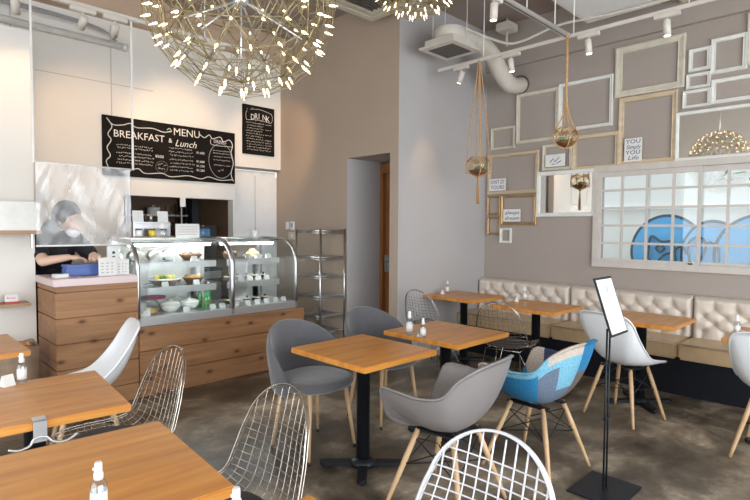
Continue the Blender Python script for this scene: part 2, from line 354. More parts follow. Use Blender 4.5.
# panel joints, pipe, hairline conduits on the menu wall
o = MB().tube([(L, MY-.05, 3.295), (2.02, MY-.05, 3.295)], .034, 12).tube([(2.02, MY-.05, 3.295), (2.06, MY-.05, 3.29)], [.036, .04], 12).build('ceiling_pipe', 'white_paint')
tag(o, 'long cream horizontal pipe high along the cream menu wall', 'pipe')
mb = MB()
for k in range(3): mb.tube(catmull([(L, MY-.06-.03*k, 3.49-.03*k), (.9, MY-.06-.03*k, 3.47-.03*k), (1.75, MY-.06-.03*k, 3.43-.02*k), (1.95, MY-.06-.02*k, 3.32)], 6), .008, 5)
tag(mb.build('wall_cable', 'ink_grey'), 'thin grey cables curving down to the pipe above the menu wall', 'cable')
mb = MB()
for x in (1.06, 1.92): mb.box(x-.004, x+.004, MY-.006, MY+.001, 2.35, 3.5)
mb.box(1.25, 2.35, MY-.003, MY, 2.905, 2.912)
struct(mb.build('trim_3', 'joint'))

# window_1 frame with muntins, glass
mb = MB(); fx0, fx1 = WX-.035, WX+.06
mb.box(fx0, fx1, wy0-.03, wy1+.03, wz0-.03, wz0+.035, .003); mb.box(fx0, fx1, wy0-.03, wy1+.03, wz1-.03, wz1+.03, .003)
mb.box(fx0+.001, fx1-.001, wy1-.015, wy1+.029, wz0+.035, wz1-.03); mb.box(fx0+.001, fx1-.001, wy0-.029, wy0+.015, wz0+.035, wz1-.03)
w1 = struct(mb.build('window_1', 'window_frame'))
def sash(y0, y1, x, n):
    mb = MB(); z0, z1 = wz0+.03, wz1-.03
    mb.box(x, x+.03, y0, y0+.03, z0, z1, .002); mb.box(x, x+.03, y1-.03, y1, z0, z1, .002); mb.box(x+.001, x+.029, y0+.03, y1-.03, z0, z0+.03, .001); mb.box(x+.001, x+.029, y0+.03, y1-.03, z1-.05, z1, .001)
    for i in range(1, n): yy = y0+(y1-y0)*i/n; mb.box(x+.003, x+.027, yy-.011, yy+.011, z0+.03, z1-.05)
    for i in range(1, 5): zz = z0+.01+(z1-z0-.02)*i/5; mb.box(x+.005, x+.025, y0+.03, y1-.03, zz-.011, zz+.011)
    mb.build('sash', 'window_frame', w1)
    MB().box(x+.014, x+.018, y0+.02, y1-.02, z0+.02, z1-.02).build('pane', 'glass_window', w1)
sash(1.345, 2.295, WX-.01, 4); sash(.415, 1.385, WX+.028, 4)
MB().box(WX-.02, WX-.008, 1.40, 1.44, wz0+.035, wz0+.05, .002).build('window_catch', 'black_plastic', w1)
# outside: neighbour's white siding with blue graffiti
OX = 7.1
wo = struct(MB().box(OX, OX+.1, -2.5, 5, 0, 3.4).box(OX-.03, OX, -2.5, 5, 1.70, 1.73).build('wall_outside', 'siding'))
def disc(cy, cz, r, x, d, mat, name, lo=1.0, ry=1.0):
    pl = []
    for k in range(49):
        a = 2*PI*k/48; pl.append((cy+r*ry*math.cos(a), max(lo, cz+r*math.sin(a))))
    MB().prism(pl[:-1], d, Matrix(((0, 0, -1, x), (1, 0, 0, 0), (0, 1, 0, 0), (0, 0, 0, 1)))).build(name, mat, wo)
for k, (cy, cz, r, ry) in enumerate(((2.06, 1.17, .43, .92), (1.58, 1.15, .38, .80), (1.10, 1.16, .44, 1.0), (.55, 1.2, .42, 1.2))):
    disc(cy, cz, r+.035, OX, .004+.004*k, 'graffiti_line', 'graffiti_outline', .78, ry); disc(cy, cz, r, OX, .006+.004*k, 'graffiti_blue', 'graffiti_fill', .78, ry)
mb = MB(); gx = OX-.026
def squig(pts, r=.014): mb.tube(catmull([(gx, y, z) for y, z in pts], 6), r, 5)
squig([(2.27, 1.10), (2.24, 1.36), (2.12, 1.30), (2.00, 1.30), (1.98, 1.18), (2.08, 1.14), (2.2, 1.02), (2.27, 1.10)])
squig([(2.18, 1.22), (2.13, 1.27), (2.08, 1.22), (2.13, 1.17), (2.18, 1.22)]); squig([(1.95, 1.05), (1.96, 1.2), (1.88, 1.24), (1.84, 1.15)])
squig([(1.80, 1.05), (1.82, 1.28), (1.72, 1.36), (1.64, 1.28), (1.68, 1.10), (1.62, 1.30), (1.52, 1.24), (1.50, 1.05)]); squig([(1.9, 1.02), (1.7, .98), (1.5, 1.02), (1.4, .95)])
squig([(1.2, 1.08), (1.05, 1.14), (.95, 1.10), (.9, 1.25), (.82, 1.3), (.8, 1.1)]); squig([(2.05, .96), (1.9, 1.0), (1.85, .93)])
mb.build('graffiti_lines', 'graffiti_line', wo)
mb = MB()
for k in range(260):
    c = Vector((6.55+random.uniform(-.2, .3), random.uniform(.1, 1.75), 2.28-abs(random.gauss(0, .16))))
    if c.y > 1.45: c.z += .12
    rz = random.uniform(0, PI); ln = random.uniform(.03, .06)
    a = Vector((math.cos(rz), math.sin(rz), random.uniform(-.9, .2))).normalized()*ln; b_ = Vector((-math.sin(rz), math.cos(rz), .2))*ln*.35
    mb.grid([[c-a, c-a*.3+b_, c+a*.5+b_*.8], [c-a, c-a*.1, c+a], [c-a, c-a*.3-b_, c+a*.5-b_*.8]])
for k in range(6): mb.tube(catmull([(6.6, .2+.28*k, 2.6), (6.58, .22+.28*k, 2.3), (6.6, .25+.28*k, 2.1)], 4), .006, 4)
tag(mb.build('hanging_foliage', 'leaf', fix=False), 'green leafy branches hanging outside the upper right of the window', 'plant')
# ------------------------------------------------------------------ tables
def make_table(w=.6, d=.65):
    t = thing('cafe_table', '', 'table', group='wooden pedestal tables')
    MB().box(-w/2, w/2, -d/2, d/2, .688, .72, .004).build('tabletop', 'table_wood', t)
    MB().lathe([(.04, .03), (.04, .675), (.12, .676), (.12, .688)], n=28).build('pole', 'black_metal', t)
    mb = MB(); mb.lathe([(.075, 0.012), (.075, .035), (.045, .055)], n=28)
    for a in (PI/4, 3*PI/4, 5*PI/4, 7*PI/4):
        mt = Matrix.Rotation(a, 4, 'Z')
        mb.prism([(0, -.032), (.24, -.026), (.262, -.012), (.262, .012), (.24, .026), (0, .032)], .022, mt @ Matrix.Translation((0, 0, .012)))
        mb.lathe([(.016, 0), (.016, .013)], mt @ Vector((.235, 0, 0)), 12)
    mb.build('base', 'black_metal', t)
    return t
T = {}
tab0 = make_table()
spots = [('t1', 2.165, 2.275, 0, 'wooden table in the middle, nearest one with a clear top'),
 ('t2', 2.955, 2.262, 0, 'wooden middle table with two spray bottles, behind the clear topped one'),
 ('t3', 4.70, 3.36, 0, 'farthest wooden table, in the corner by the grey wall'),
 ('t4', 4.585, 2.445, 0, 'wooden table at the sofa bench, second from the back corner'),
 ('t5', 4.62, 1.515, 0, 'wooden table at the sofa bench, behind the white sign'),
 ('t6', 4.45, .53, 0, 'wooden table at the sofa bench, cut by the right picture edge'),
 ('tA', .525, 2.57, -.09, 'wooden table at left with a chrome bag hook on its edge'),
 ('tB', .475, 1.655, -.08, 'closest wooden table, lower left, with a spray bottle near the camera'),
 ('tC', .57, .80, 0, 'wooden table of which only a corner shows at the bottom'),
 ('tD', .42, 3.905, 0, 'dull wooden table farthest left, below the small wall shelf')]
for k, (key, x, y, rz, lab) in enumerate(spots):
    o = tab0 if k == 0 else dup(tab0)
    o.location = (x, y, 0); o.rotation_euler = (0, 0, rz); o['label'] = lab; T[key] = o

# ------------------------------------------------------------------ chairs (front faces local +Y)
def mirror_loop(half):            # half: front centre .. back centre with x >= 0
    return half + [(-x, y, z) for x, y, z in half[-2:0:-1]]
def shell_mesh(rim, ctl, cen, nsub=7, ns=14, mif=None):
    Rm = catmull(mirror_loop(rim), nsub, True); Cm = catmull(mirror_loop(ctl), nsub, True); C0 = Vector(cen)
    P = []
    def wall(q, r):
        h = max(0, r.z-.46)
        return Vector((r.x*.93, r.y*.93, r.z-.30*h-.012)) if h > .03 else q.lerp(r, .6)
    for i in range(ns+1):
        s = max(i/ns, .02); t = 1-s
        P.append([C0*t**3+(C0*.18+q*.82)*3*t*t*s+wall(q, r)*3*t*s*s+r*s**3 for r, q in zip(Rm, Cm)])
    P.append([Vector((r.x*1.035, r.y*1.035, r.z-.004)) for r in Rm])
    mb = MB(); mb.grid(P, True, mif=mif)
    mb.bm.faces.new(mb.bm.verts[:] [0:len(Rm)]) if False else None
    mb.bm.verts.ensure_lookup_table(); f = mb.bm.faces.new([mb.bm.verts[j] for j in range(len(Rm))]); f.smooth = True
    return mb, Rm
DAW_rim = [(0, .24, .425), (.17, .235, .445), (.245, .225, .54), (.30, .20, .645), (.318, .10, .652), (.312, -.03, .642), (.288, -.14, .662), (.25, -.205, .742), (.175, -.272, .797), (0, -.302, .812)]
DAW_ctl = [(0, .17, .43), (.16, .19, .40), (.23, .18, .40), (.26, .14, .40), (.27, .08, .39), (.27, -.02, .38), (.25, -.12, .38), (.20, -.2, .36), (.10, -.23, .35), (0, -.235, .35)]
DSW_rim = [(0, .24, .418), (.14, .235, .425), (.205, .19, .455), (.225, .08, .475), (.225, -.02, .50), (.228, -.10, .56), (.225, -.18, .66), (.215, -.245, .768), (.165, -.28, .822), (0, -.29, .832)]
DSW_ctl = [(0, .18, .44), (.12, .17, .43), (.18, .13, .42), (.19, .06, .41), (.19, -.02, .40), (.18, -.1, .39), (.17, -.15, .38), (.13, -.2, .36), (.07, -.22, .36), (0, -.225, .36)]
def dowel_base(t, sp=.235):
    for sx in (1, -1):
        for sy in (1, -1):
            a = Vector((sx*.115, sy*.105, .405)); b_ = Vector((sx*sp, sy*(sp-.01), 0.004))
            MB().tube([b_, b_.lerp(a, .12), b_.lerp(a, .6), a], [.0095, .011, .0155, .014], 12).build('leg', 'leg_wood', t)
    mb = MB()
    def at(sx, sy, z): f_ = (z)/.405; return Vector((sx*(sp+(.115-sp)*f_), sy*(sp-.01+(.115-sp)*f_), z))
    for s1, s2 in (((1, 1), (-1, 1)), ((1, -1), (-1, -1)), ((1, 1), (1, -1)), ((-1, 1), (-1, -1))):
        mb.tube([at(*s1, .36), at(*s2, .22)], .0036, 6); mb.tube([at(*s1, .22), at(*s2, .36)], .0036, 6)
    for s1 in ((1, 1), (1, -1)): mb.tube([at(*s1, .22), at(-s1[0], -s1[1], .22)], .0036, 6)
    for sx in (1, -1): mb.box(sx*.10-.02, sx*.10+.02, -.13, .13, .397, .407)
    mb.build('bracing', 'black_metal', t)
def daw(name, label, mats, mif=None):
    t = thing(name, label, 'chair')
    mb, rm = shell_mesh(DAW_rim, DAW_ctl, (0, .0, .425), mif=mif)
    mb.build('seat_shell', mats, t, solid=.009)
    dowel_base(t); return t
def dsw(name, label):
    t = thing(name, label, 'chair', group='white shell chairs')
    mb, rm = shell_mesh(DSW_rim, DSW_ctl, (0, .0, .425)); mb.build('seat_shell', 'shell_white', t, solid=.009)
    dowel_base(t, .21); return t
a1_ = daw('armchair', 'taupe plastic armchair with wooden dowel legs in the centre foreground', 'shell_taupe')
a1_.location = (2.19, 1.66, 0); a1_.rotation_euler = (0, 0, math.radians(6))
# loop index: 0 front centre, side +x indices 0..62, back centre 63, side -x 63..125
PM = ['patch_blue', 'patch_grey', 'patch_light', 'patch_beige', 'patch_navy', 'patch_brown']
def patch(i, j):
    # i: 0..13 centre -> rim ; j: 0..125 around; -x side is 126-j
    left = j > 63; k = (126-j) if left else j
    if left:
        if k < 18: return 5 if i < 11 else 3
        if k < 26: return 5 if i < 12 else 3
        if i >= 12: return 3 if k < 34 else (2 if k < 50 else 3)
        if k < 45: return 0
        if k < 55: return 1 if i < 11 else 2
        return 2 if i > 6 else 1
    if k < 14: return 0
    if k < 26: return 3
    if k < 34: return 4 if i > 8 else 3
    if k < 42: return 3 if i > 7 else 5
    if k < 54: return 1 if i > 9 else 4
    return 0 if i > 8 else 5
a2_ = daw('armchair', 'blue and grey patchwork armchair with wooden dowel legs', PM, patch)
a2_.location = (2.93, 1.545, 0); a2_.rotation_euler = (0, 0, math.radians(-2))
w0 = dsw('shell_chair', 'white shell chair tucked under the table behind the white sign'); w0.location = (4.20, 1.49, 0); w0.rotation_euler = (0, 0, -PI/2-.24)
dup(w0, (4.12, .52, 0), -PI/2-.05, 'white shell chair cut off by the right picture edge')
dup(w0, (1.02, 3.60, 0), PI/2-.20, 'white shell chair at left in front of the wooden counter')

def make_velvet():
    t = thing('upholstered_chair', '', 'chair', group='grey velvet chairs')
    mb = MB(); n = 40; prof = [(.02, .415), (.8, .415), (.95, .43), (1.0, .455), (.96, .478), (.85, .488), (.5, .494), (.02, .496)]
    P = []
    for r, z in prof:
        P.append([Vector((r*.245*abs(math.cos(a))**.85*(1 if math.cos(a) > 0 else -1), r*.24*abs(math.sin(a))**.85*(1 if math.sin(a) > 0 else -1)+.01, z)) for a in [2*PI*j/n for j in range(n)]])
    mb.grid(P, True); mb.build('seat', 'velvet', t)
    mb = MB(); P = []; A = math.radians(98); na = 44
    for i in range(na+1):
        th = -A+2*A*i/na; c = math.cos(th*90/98)
        top = .47+.345*max(c, 0)**.62; row = []
        sec = [(0, .40), (0, .5), (0, .6), (0, .7), (0, .85), (0, 1)]
        for side in (0, 1):
            for q in (range(8) if side == 0 else range(7, -1, -1)):
                f_ = q/7; z = .40+(top-.40)*f_
                rad = .245+.055*((z-.42)/.4)+(.0 if side == 0 else .042)*math.sqrt(max(0.04, 1-(f_**6)))*(1-.25*abs(th/A)**3)
                row.append(Vector((rad*math.sin(th), -rad*math.cos(th)*1.0+.02-.05*max(0, (z-.5))*max(c, 0), z)))
        P.append(row+[row[0]])
    mb.grid(P); mb.bm.verts.ensure_lookup_table()
    bmesh.ops.remove_doubles(mb.bm, verts=mb.bm.verts[:], dist=1e-5); bmesh.ops.holes_fill(mb.bm, edges=[e for e in mb.bm.edges if e.is_boundary])
    mb.build('backrest', 'velvet', t, sub=1)
    for sx in (1, -1):
        for sy in (1, -1):
            a = Vector((sx*.15, sy*.14, .42)); b_ = Vector((sx*.195, sy*.185+.0, .018))
            lg = MB().tube([b_, a], [.0095, .0165], 12).build('leg', 'leg_wood', t)
            MB().tube([b_+Vector((0, 0, -.018)), b_+Vector((0, 0, .004))], .011, 12).build('foot_cap', 'black_plastic', lg)
    return t
v0 = make_velvet(); v0['label'] = 'grey velvet chair behind the middle clear topped table, nearer the counter'
v0.location = (2.12, 2.70, 0); v0.rotation_euler = (0, 0, PI+.04)
dup(v0, (2.86, 2.78, 0), PI-.05, 'grey velvet chair half hidden behind the nearer table, by the doorway')

def make_wire(mat, r, rr, pad, label, ncol=9, nrow=25):
    t = thing('wire_chair', label, 'chair', group='wire mesh chairs')
    prof = catmull([(0, .255, .40), (0, .235, .425), (0, .12, .422), (0, -.03, .408), (0, -.13, .415), (0, -.19, .46), (0, -.225, .56), (0, -.255, .68), (0, -.295, .835)], 10)
    acc = [0]
    for a, b_ in zip(prof, prof[1:]): acc.append(acc[-1]+(b_-a).length)
    Lt = acc[-1]
    def base(v):
        s = max(0, min(1, v))*Lt; i = 0
        while i < len(acc)-2 and acc[i+1] < s: i += 1
        f_ = (s-acc[i])/max(1e-6, acc[i+1]-acc[i]); p = prof[i].lerp(prof[i+1], min(1, f_)); tg = (prof[i+1]-prof[i]).normalized()
        return p, Vector((0, -tg.z, tg.y)) if False else Vector((0, tg.z, -tg.y))
    def Wd(v): return .20+.042*math.sin(PI*min(1, v/.8)) if v < .8 else .20
    def lim(v):
        w = Wd(v)
        if v > .73: w = Wd(v)*math.sqrt(max(0, 1-((v-.73)/.27)**2.2)) if v < 1 else 0
        if v < .07: w *= math.sqrt(max(.0, 1-((.07-v)/.07)**2*.45))
        return w
    def Sf(x, v):
        p, n_ = base(v); u = x/.24
        # n_ points to the sitter's side
        if n_.z < 0 and abs(n_.z) > abs(n_.y): n_ = -n_
        if n_.y < 0 and abs(n_.y) > abs(n_.z): n_ = -n_
        k = .05*u*u*(1 if v > .1 else v/.1)
        return Vector((x, 0, 0))+p+n_*k
    mb = MB()
    for c in range(ncol):
        u = -1+2*(c+1)/(ncol+1); x = u*.225; pts = []
        for q in range(61):
            v = q/60; xx = x*Wd(v)/.225
            if abs(xx) <= lim(v)+.002: pts.append(Sf(xx, v))
        if len(pts) > 2: mb.tube(pts, r, 4)
    for q in range(nrow):
        v = .03+.87*q/(nrow-1)
        w = lim(v); mb.tube([Sf(w*(-1+2*j/10), v) for j in range(11)], r, 4)
    mb.build('wire_mesh', mat, t)
    VS = [.73*q/40 for q in range(40)]+[.73+.27*math.sin(PI/2*q/20) for q in range(21)]; rim = [Sf(lim(v), v) for v in VS]; rim2 = [Sf(-lim(v), v) for v in VS[::-1]]
    mb = MB(); mb.tube(rim+rim2[1:], rr, 6, closed=True)
    for s_ in (.93,): mb.tube([p+Vector((0, .0, -.012)) if p.z < .5 else p+Vector((0, -.012, -.004)) for p in rim+rim2[1:]], rr*.8, 6, closed=True)
    mb.build('rim', mat, t)
    for sx in (1, -1):
        for sy in (1, -1):
            f_ = Vector((sx*.20, sy*.215, .005)); mb = MB()
            mb.tube([Vector((sx*.15, sy*.13, .40)), f_, Vector((sx*.06, sy*.05, .395))], rr*1.05, 6)
            mb.build('leg', mat, t)
    mb = MB(); mb.tube([(.15, .13, .40), (.15, -.13, .40), (-.15, -.13, .40), (-.15, .13, .40)], rr, 6, closed=True)
    mb.tube([(.175, .17, .2), (-.175, -.17, .2)], rr*.8, 6); mb.tube([(-.175, .17, .2), (.175, -.17, .2)], rr*.8, 6)
    mb.build('base_ring', mat, t)
    if pad: MB().lathe([(.02, .426), (.17, .424), (.19, .436), (.17, .446), (.02, .45)], (0, .03, 0), 32).build('seat_pad', 'seat_pad', t)
    return t
c0 = make_wire('chrome', .0015, .0032, True, 'chrome wire chair in the foreground beside the closest left table')
c0.location = (.90, 1.67, 0); c0.rotation_euler = (0, 0, PI/2)
dup(c0, (.87, 2.61, 0), PI/2+.02, 'chrome wire chair at left beside the table with the bag hook')
dup(c0, (4.24, 3.40, 0), -PI/2, 'chrome wire chair in the far corner against the grey wall')
dup(c0, (4.08, 2.44, 0), -PI/2+.2, 'chrome wire chair by the sofa bench, second table from the corner')
c1 = make_wire('white_wire', .003, .0052, False, 'white painted wire chair at the bottom centre, closest to the camera', ncol=10)
c1.location = (1.06, .835, 0); c1.rotation_euler = (0, 0, PI/2); c1.scale = (1.08, 1.05, 1.0)

# ------------------------------------------------------------------ sofa bench in modules
BFX = 5.03
def tuft(y0, y1, mb):
    # heightfield in (y,z): returns buttons
    bt = []; rows = [.525, .595, .665, .735]; sp = (y1-y0)/7
    for ri, z in enumerate(rows):
        for k in range(8):
            y = y0+sp*(k+(.5 if ri % 2 == 0 else 0))
            if y0+.03 < y < y1-.03: bt.append((y, z))
    ny, nz = 96, 34; P = []
    segs = []
    for (ya, za) in bt:
        for (yb, zb) in bt:
            if zb > za and abs(zb-za-.07) < .01 and abs(ya-yb) < sp*.6: segs.append((ya, za, yb, zb))
    for (ya, za) in bt:
        if za == rows[-1]: segs.append((ya, za, ya, .84))
        if za == rows[0]: segs.append((ya, za, ya, .44))
    def dseg(y, z, s_):
        ya, za, yb, zb = s_; dy, dz = yb-ya, zb-za; t_ = max(0, min(1, ((y-ya)*dy+(z-za)*dz)/(dy*dy+dz*dz))); return math.hypot(y-ya-t_*dy, z-za-t_*dz)
    for i in range(ny+1):
        y = y0+(y1-y0)*i/ny; row = []
        for j in range(nz+1):
            z = .46+.365*j/nz
            db = min(math.hypot(y-a, z-b_) for a, b_ in bt); ds = min(dseg(y, z, s_) for s_ in segs)
            h = .046*(1-math.exp(-db/.030))+.020*(1-math.exp(-ds/.014))
            e = min(y-y0, y1-y, (.825-z)*1.2); h *= min(1, max(0, e/.03))**.5 if e < .03 else 1
            row.append(Vector((5.515-h-.012*(1-j/nz), y, z)))
        row.append(Vector((5.56, y, .84))); row.append(Vector((5.595, y, .83))); P.append(row)
    mb.grid(P); return bt
mods = [(2.53, 3.70, 'bench module at the back corner'), (1.36, 2.53, 'bench module second from the back corner'), (.19, 1.36, 'bench module below the window, behind the white sign table'), (-.98, .19, 'bench module outside the right')]
btn_mesh = None
for (y0, y1, lab) in mods:
    cy = (y0+y1)/2
    if y1 < .5: lab = 'bench module continuing beyond the right picture edge'
    t = thing('sofa_bench', 'cream tufted vinyl '+lab, 'bench', (5.3, cy, 0), group='tufted bench modules')
    D = Matrix.Translation((-5.3, -cy, 0))
    def bb(mb, name, mat):
        mb.bm.transform(D); return mb.build(name, mat, t)
    mb = MB().box(BFX, 5.53, y0+.003, y1-.003, .325, .465, .02); bb(mb, 'seat_cushion', 'vinyl_seat')
    mb = MB(); mb.tube([(BFX+.008, y0+.01, .458), (BFX+.008, y1-.01, .458)], .004, 6); bb(mb, 'piping', 'piping')
    mb = MB(); bts = tuft(y0+.004, y1-.004, mb); mb.box(5.53, 5.597, y0+.004, y1-.004, .40, .82, .01); bb(mb, 'backrest', 'vinyl_back')
    mb = MB().box(BFX+.07, 5.58, y0, y1, 0.0, .324); bb(mb, 'base', 'bench_base')
    for (a, b_) in bts:
        if btn_mesh is None:
            btn = MB().ico((0, 0, 0), .010, 2, (.6, 1, 1)).build('button', 'vinyl_back', t); btn_mesh = btn.data
        else:
            btn = bpy.data.objects.new('button', btn_mesh); COL.objects.link(btn); btn.parent = t
        btn.location = (5.505-5.3, a-cy, b_)

# ------------------------------------------------------------------ counter, display case
def planks(name, x0, x1, y0, y1, zs, mat, parent=None, loc=(0, 0, 0)):
    mb = MB()
    for a, b_ in zip(zs, zs[1:]): mb.box(x0, x1, y0, y1, a+(.006 if a else 0), b_, .003)
    mb.box(x0+.022, x1-.022, y0+.022, y1-.022, zs[0]+.01, zs[-1]-.01)
    return mb.build(name, mat, parent, loc)
pc = thing('till_counter', 'tall wooden plank till counter with pink top', 'counter', (1.37, 4.76, 0))
planks('plank_body', -.30, .308, -.26, .28, [0, .135, .335, .535, .735, .935, .985], 'plank_wood', pc)
MB().box(-.315, .308, -.275, .288, .985, 1.04, .006).build('countertop', 'pink_top', pc)
pb = thing('counter_base', 'low wooden plank base carrying the glass display case', 'counter', (2.54, 4.85, 0))
planks('plank_body', -.855, .86, -.35, .38, [0, .19, .385, .59], 'plank_wood', pb)

CX0, CX1, CM = 1.70, 3.335, 2.585; CYF, CYB = 4.56, 5.20
dc = thing('display_case', 'steel framed curved glass display case full of food and drinks', 'display case', (2.54, 4.85, .59))
off = Matrix.Translation((-2.54, -4.85, -.59))
def cb(mb, name, mat, par=None, **k):
    mb.bm.transform(off); o = mb.build(name, mat, par or dc, **k); return o
prof = [(CYF, .66), (CYF, .85), (CYF, 1.08)]+[(CYF+.25-.25*math.cos(a), 1.08+.235*math.sin(a)) for a in [PI/2*k/10 for k in range(1, 11)]]+[(CYB, 1.328)]
for x in (CX0, CM, CX1):
    mb = MB(); mb.tube([(x, y, z) for y, z in prof], .019 if x != CM else .026, 8); mb.box(x-.014, x+.014, CYF-.014, CYF+.02, .6, 1.08); cb(mb, 'frame_post', 'steel')
for x0, x1 in ((CX0, CM), (CM, CX1)):
    mb = MB(); mb.grid([[Vector((x, y, z)) for y, z in prof] for x in (x0+.01, x1-.01)]); cb(mb, 'curved_glass', 'glass_case', solid=.004)
for x in (CX0, CX1):
    mb = MB(); poly = [(y, z) for y, z in prof]+[(CYB, .66)]
    mb.prism(poly, .004, Matrix(((0, 0, 1, x-.002), (1, 0, 0, 0), (0, 1, 0, 0), (0, 0, 0, 1)))); cb(mb, 'side_glass', 'glass_case')
mb = MB(); mb.box(CX0, CX1, CYF-.012, CYB, .592, .665, .004); mb.box(CX0-.02, CX1+.02, CYB-.03, CYB+.02, 1.31, 1.338, .004)
mb.box(CX0, CX0+.03, CYB-.03, CYB, .66, 1.31); mb.box(CX1-.03, CX1, CYB-.03, CYB, .66, 1.31); mb.box(CM-.02, CM+.02, CYB-.03, CYB, .66, 1.31)
cb(mb, 'case_body', 'steel_light')
cb(MB().box(CX0+.02, CM-.02, CYB-.014, CYB-.006, .665, 1.31), 'back_panel', 'white_paint')
cb(MB().box(CM+.02, CX1-.02, CYB-.014, CYB-.006, .665, 1.31), 'sliding_glass', 'glass_case')
cb(MB().box(CX0+.02, CX1-.02, CYF+.25, CYB-.04, 1.316, 1.320), 'top_glass', 'glass_case')
for x0, x1 in ((CX0+.02, CM-.10), (CM+.02, CX1-.12)):
    for z in (1.125, .90):
        mb = MB().box(x0, x1, 4.70, CYB-.02, z-.006, z); sh = cb(mb, 'shelf', 'glass_case')
        mb = MB().box(x0, x1, 4.685, 4.70, z-.06, z-.0, .002); mb.bm.transform(off); mb.build('shelf_rail', 'steel_light', sh)
        mb = MB(); mb.box(x1-.03, x1, 5.10, 5.17, .665, z-.06) ; mb.bm.transform(off); mb.build('shelf_bracket', 'steel', sh)
    mb = MB().box(x0, x1, 4.80, 4.84, 1.268, 1.288, .003); cb(mb, 'light_strip', 'strip_lit')
    mb = MB().box(x0, x1, 4.78, 4.86, 1.288, 1.302, .003); cb(mb, 'light_housing', 'steel')

FS = .6655
def dish(x, y, z, r, kind, label, group='dishes in the display case', food=None):
    t = thing({'plate': 'plate', 'bowl': 'bowl', 'basket': 'basket'}[kind], label, kind, (x, y, z), 0, group)
    if kind == 'plate': MB().lathe([(r*.55, 0), (r, .022), (r, .026), (r*.6, .008), (.001, .006)], n=28).build('dish', 'ceramic', t)
    elif kind == 'bowl': MB().lathe([(r*.5, 0), (r*.85, .03), (r, .065), (r*.96, .065), (r*.8, .034), (.001, .01)], n=28).build('dish', 'ceramic', t)
    else: MB().lathe([(r*.6, 0), (r, .05), (r*1.02, .056), (r*.9, .05), (.001, .035)], n=28).build('dish', 'basket', t)
    return t
def blobs(name, mat, par, n, r, rad, z, sc=(1, 1, .8), seed=1):
    rnd = random.Random(seed)
    for k in range(n):
        a = 2*PI*k/n+rnd.uniform(-.2, .2); q = r*.55*(0 if n == 1 else 1)
        MB().ico((q*math.cos(a), q*math.sin(a), z), rad*rnd.uniform(.85, 1.1), 2, sc).build(name, mat, par)
# left bay, top shelf: wrapped sandwiches and a dark tray
mb_ = None
for k, (x, lab) in enumerate(((1.80, 'white and black wrapped roll, leftmost on the top case shelf'), (1.97, 'white wrapped roll, second from left on the top case shelf'), (2.10, 'white wrapped roll, third from left on the top case shelf'))):
    t = thing('wrapped_roll', lab, 'food', (x, 4.88, 1.1255), 0, 'wrapped rolls on the top case shelf')
    MB().lathe([(.01, -.09), (.045, -.08), (.05, 0), (.045, .08), (.01, .09)], n=20, sx=1.2).build('wrapping', 'paper', t)
    t.children[0].rotation_euler = (PI/2, 0, 0); t.children[0].location = (0, 0, .052)
    mb = MB()
    mb.lathe([(.0515, -.03), (.0515, .015)], n=20, sx=1.2); q = mb.build('dark_band', 'black_plastic', t); q.rotation_euler = (PI/2, 0, 0.3); q.location = (0, 0, .052)
t = dish(2.33, 4.9, 1.1255, .11, 'basket', 'dark tray of pastries on the top shelf of the left case'); blobs('pastry', 'chocolate', t, 6, .11, .028, .05)
t = dish(1.80, 4.84, .9005, .12, 'plate', 'blue rimmed plate of food on the middle shelf'); MB().lathe([(.095, .021), (.117, .0265), (.119, .029), (.117, .0275)], n=28).build('blue_rim', 'ceramic_blue', t); blobs('salad', 'cream_food', t, 5, .08, .024, .03, seed=3)
t = dish(2.06, 4.87, .9005, .15, 'basket', 'wide brown bowl with lemons and cream on the middle shelf'); MB().lathe([(.12, .045), (.152, .052), (.155, .062), (.14, .064), (.001, .058)], n=28).build('rim_plate', 'ceramic', t); blobs('lemon', 'lemon', t, 4, .13, .028, .075, seed=4); blobs('greens', 'green_food', t, 5, .07, .018, .07, seed=5)
t = dish(2.34, 4.87, .9005, .10, 'basket', 'small brown bowl of pastries at right of the middle shelf'); blobs('pastry', 'pastry', t, 5, .1, .03, .06, seed=6)
t = dish(1.85, 4.78, FS, .10, 'plate', 'plate of cake under a clear dome on the case floor')
MB().lathe([(.001, .01), (.1, .01), (.1, .045), (.001, .05)], n=24).build('cake', 'pastry', t)
mb = MB(); P = [[Vector((r*math.cos(a), r*math.sin(a), z)) for a in [2*PI*j/28 for j in range(28)]] for r, z in ((.118, .024), (.116, .07), (.10, .105), (.06, .125), (.003, .13))]; mb.grid(P, True); mb.ico((0, 0, .137), .012, 2); mb.build('dome', 'glass_clear', t)
for k, (x, y, lab) in enumerate(((2.06, 4.75, 'white bowl with white lid, front left of the case floor'), (2.255, 4.78, 'white bowl with rounded lid beside the green bottles'), (2.22, 4.98, 'white bowl with a pale lid, behind on the case floor'))):
    t = dish(x, y, FS, .092, 'bowl', lab); MB().lathe([(.094, .063), (.09, .078), (.05, .095), (.012, .10), (.012, .112), (.001, .114)], n=28).build('lid', 'ceramic', t)
t = thing('food_container', 'white round container with a magenta lid at the back of the case', 'container', (2.0, 5.0, FS)); MB().lathe([(.09, 0), (.11, .10)], n=28).build('tub', 'ceramic', t); MB().lathe([(.115, .10), (.115, .118), (.10, .122)], n=28).build('lid', 'magenta', t)
gbottle = thing('glass_bottle', '', 'bottle', group='green bottles in the display case')
MB().lathe([(.027, 0), (.029, .01), (.029, .105), (.02, .14), (.011, .165), (.011, .205)], n=20).build('bottle_body', 'green_glass', gbottle)
MB().lathe([(.013, .203), (.013, .217), (.006, .219)], n=16).build('cap', 'white_plastic', gbottle)
MB().lathe([(.0295, .03), (.0295, .085)], n=20).build('label_band', 'green_food', gbottle)
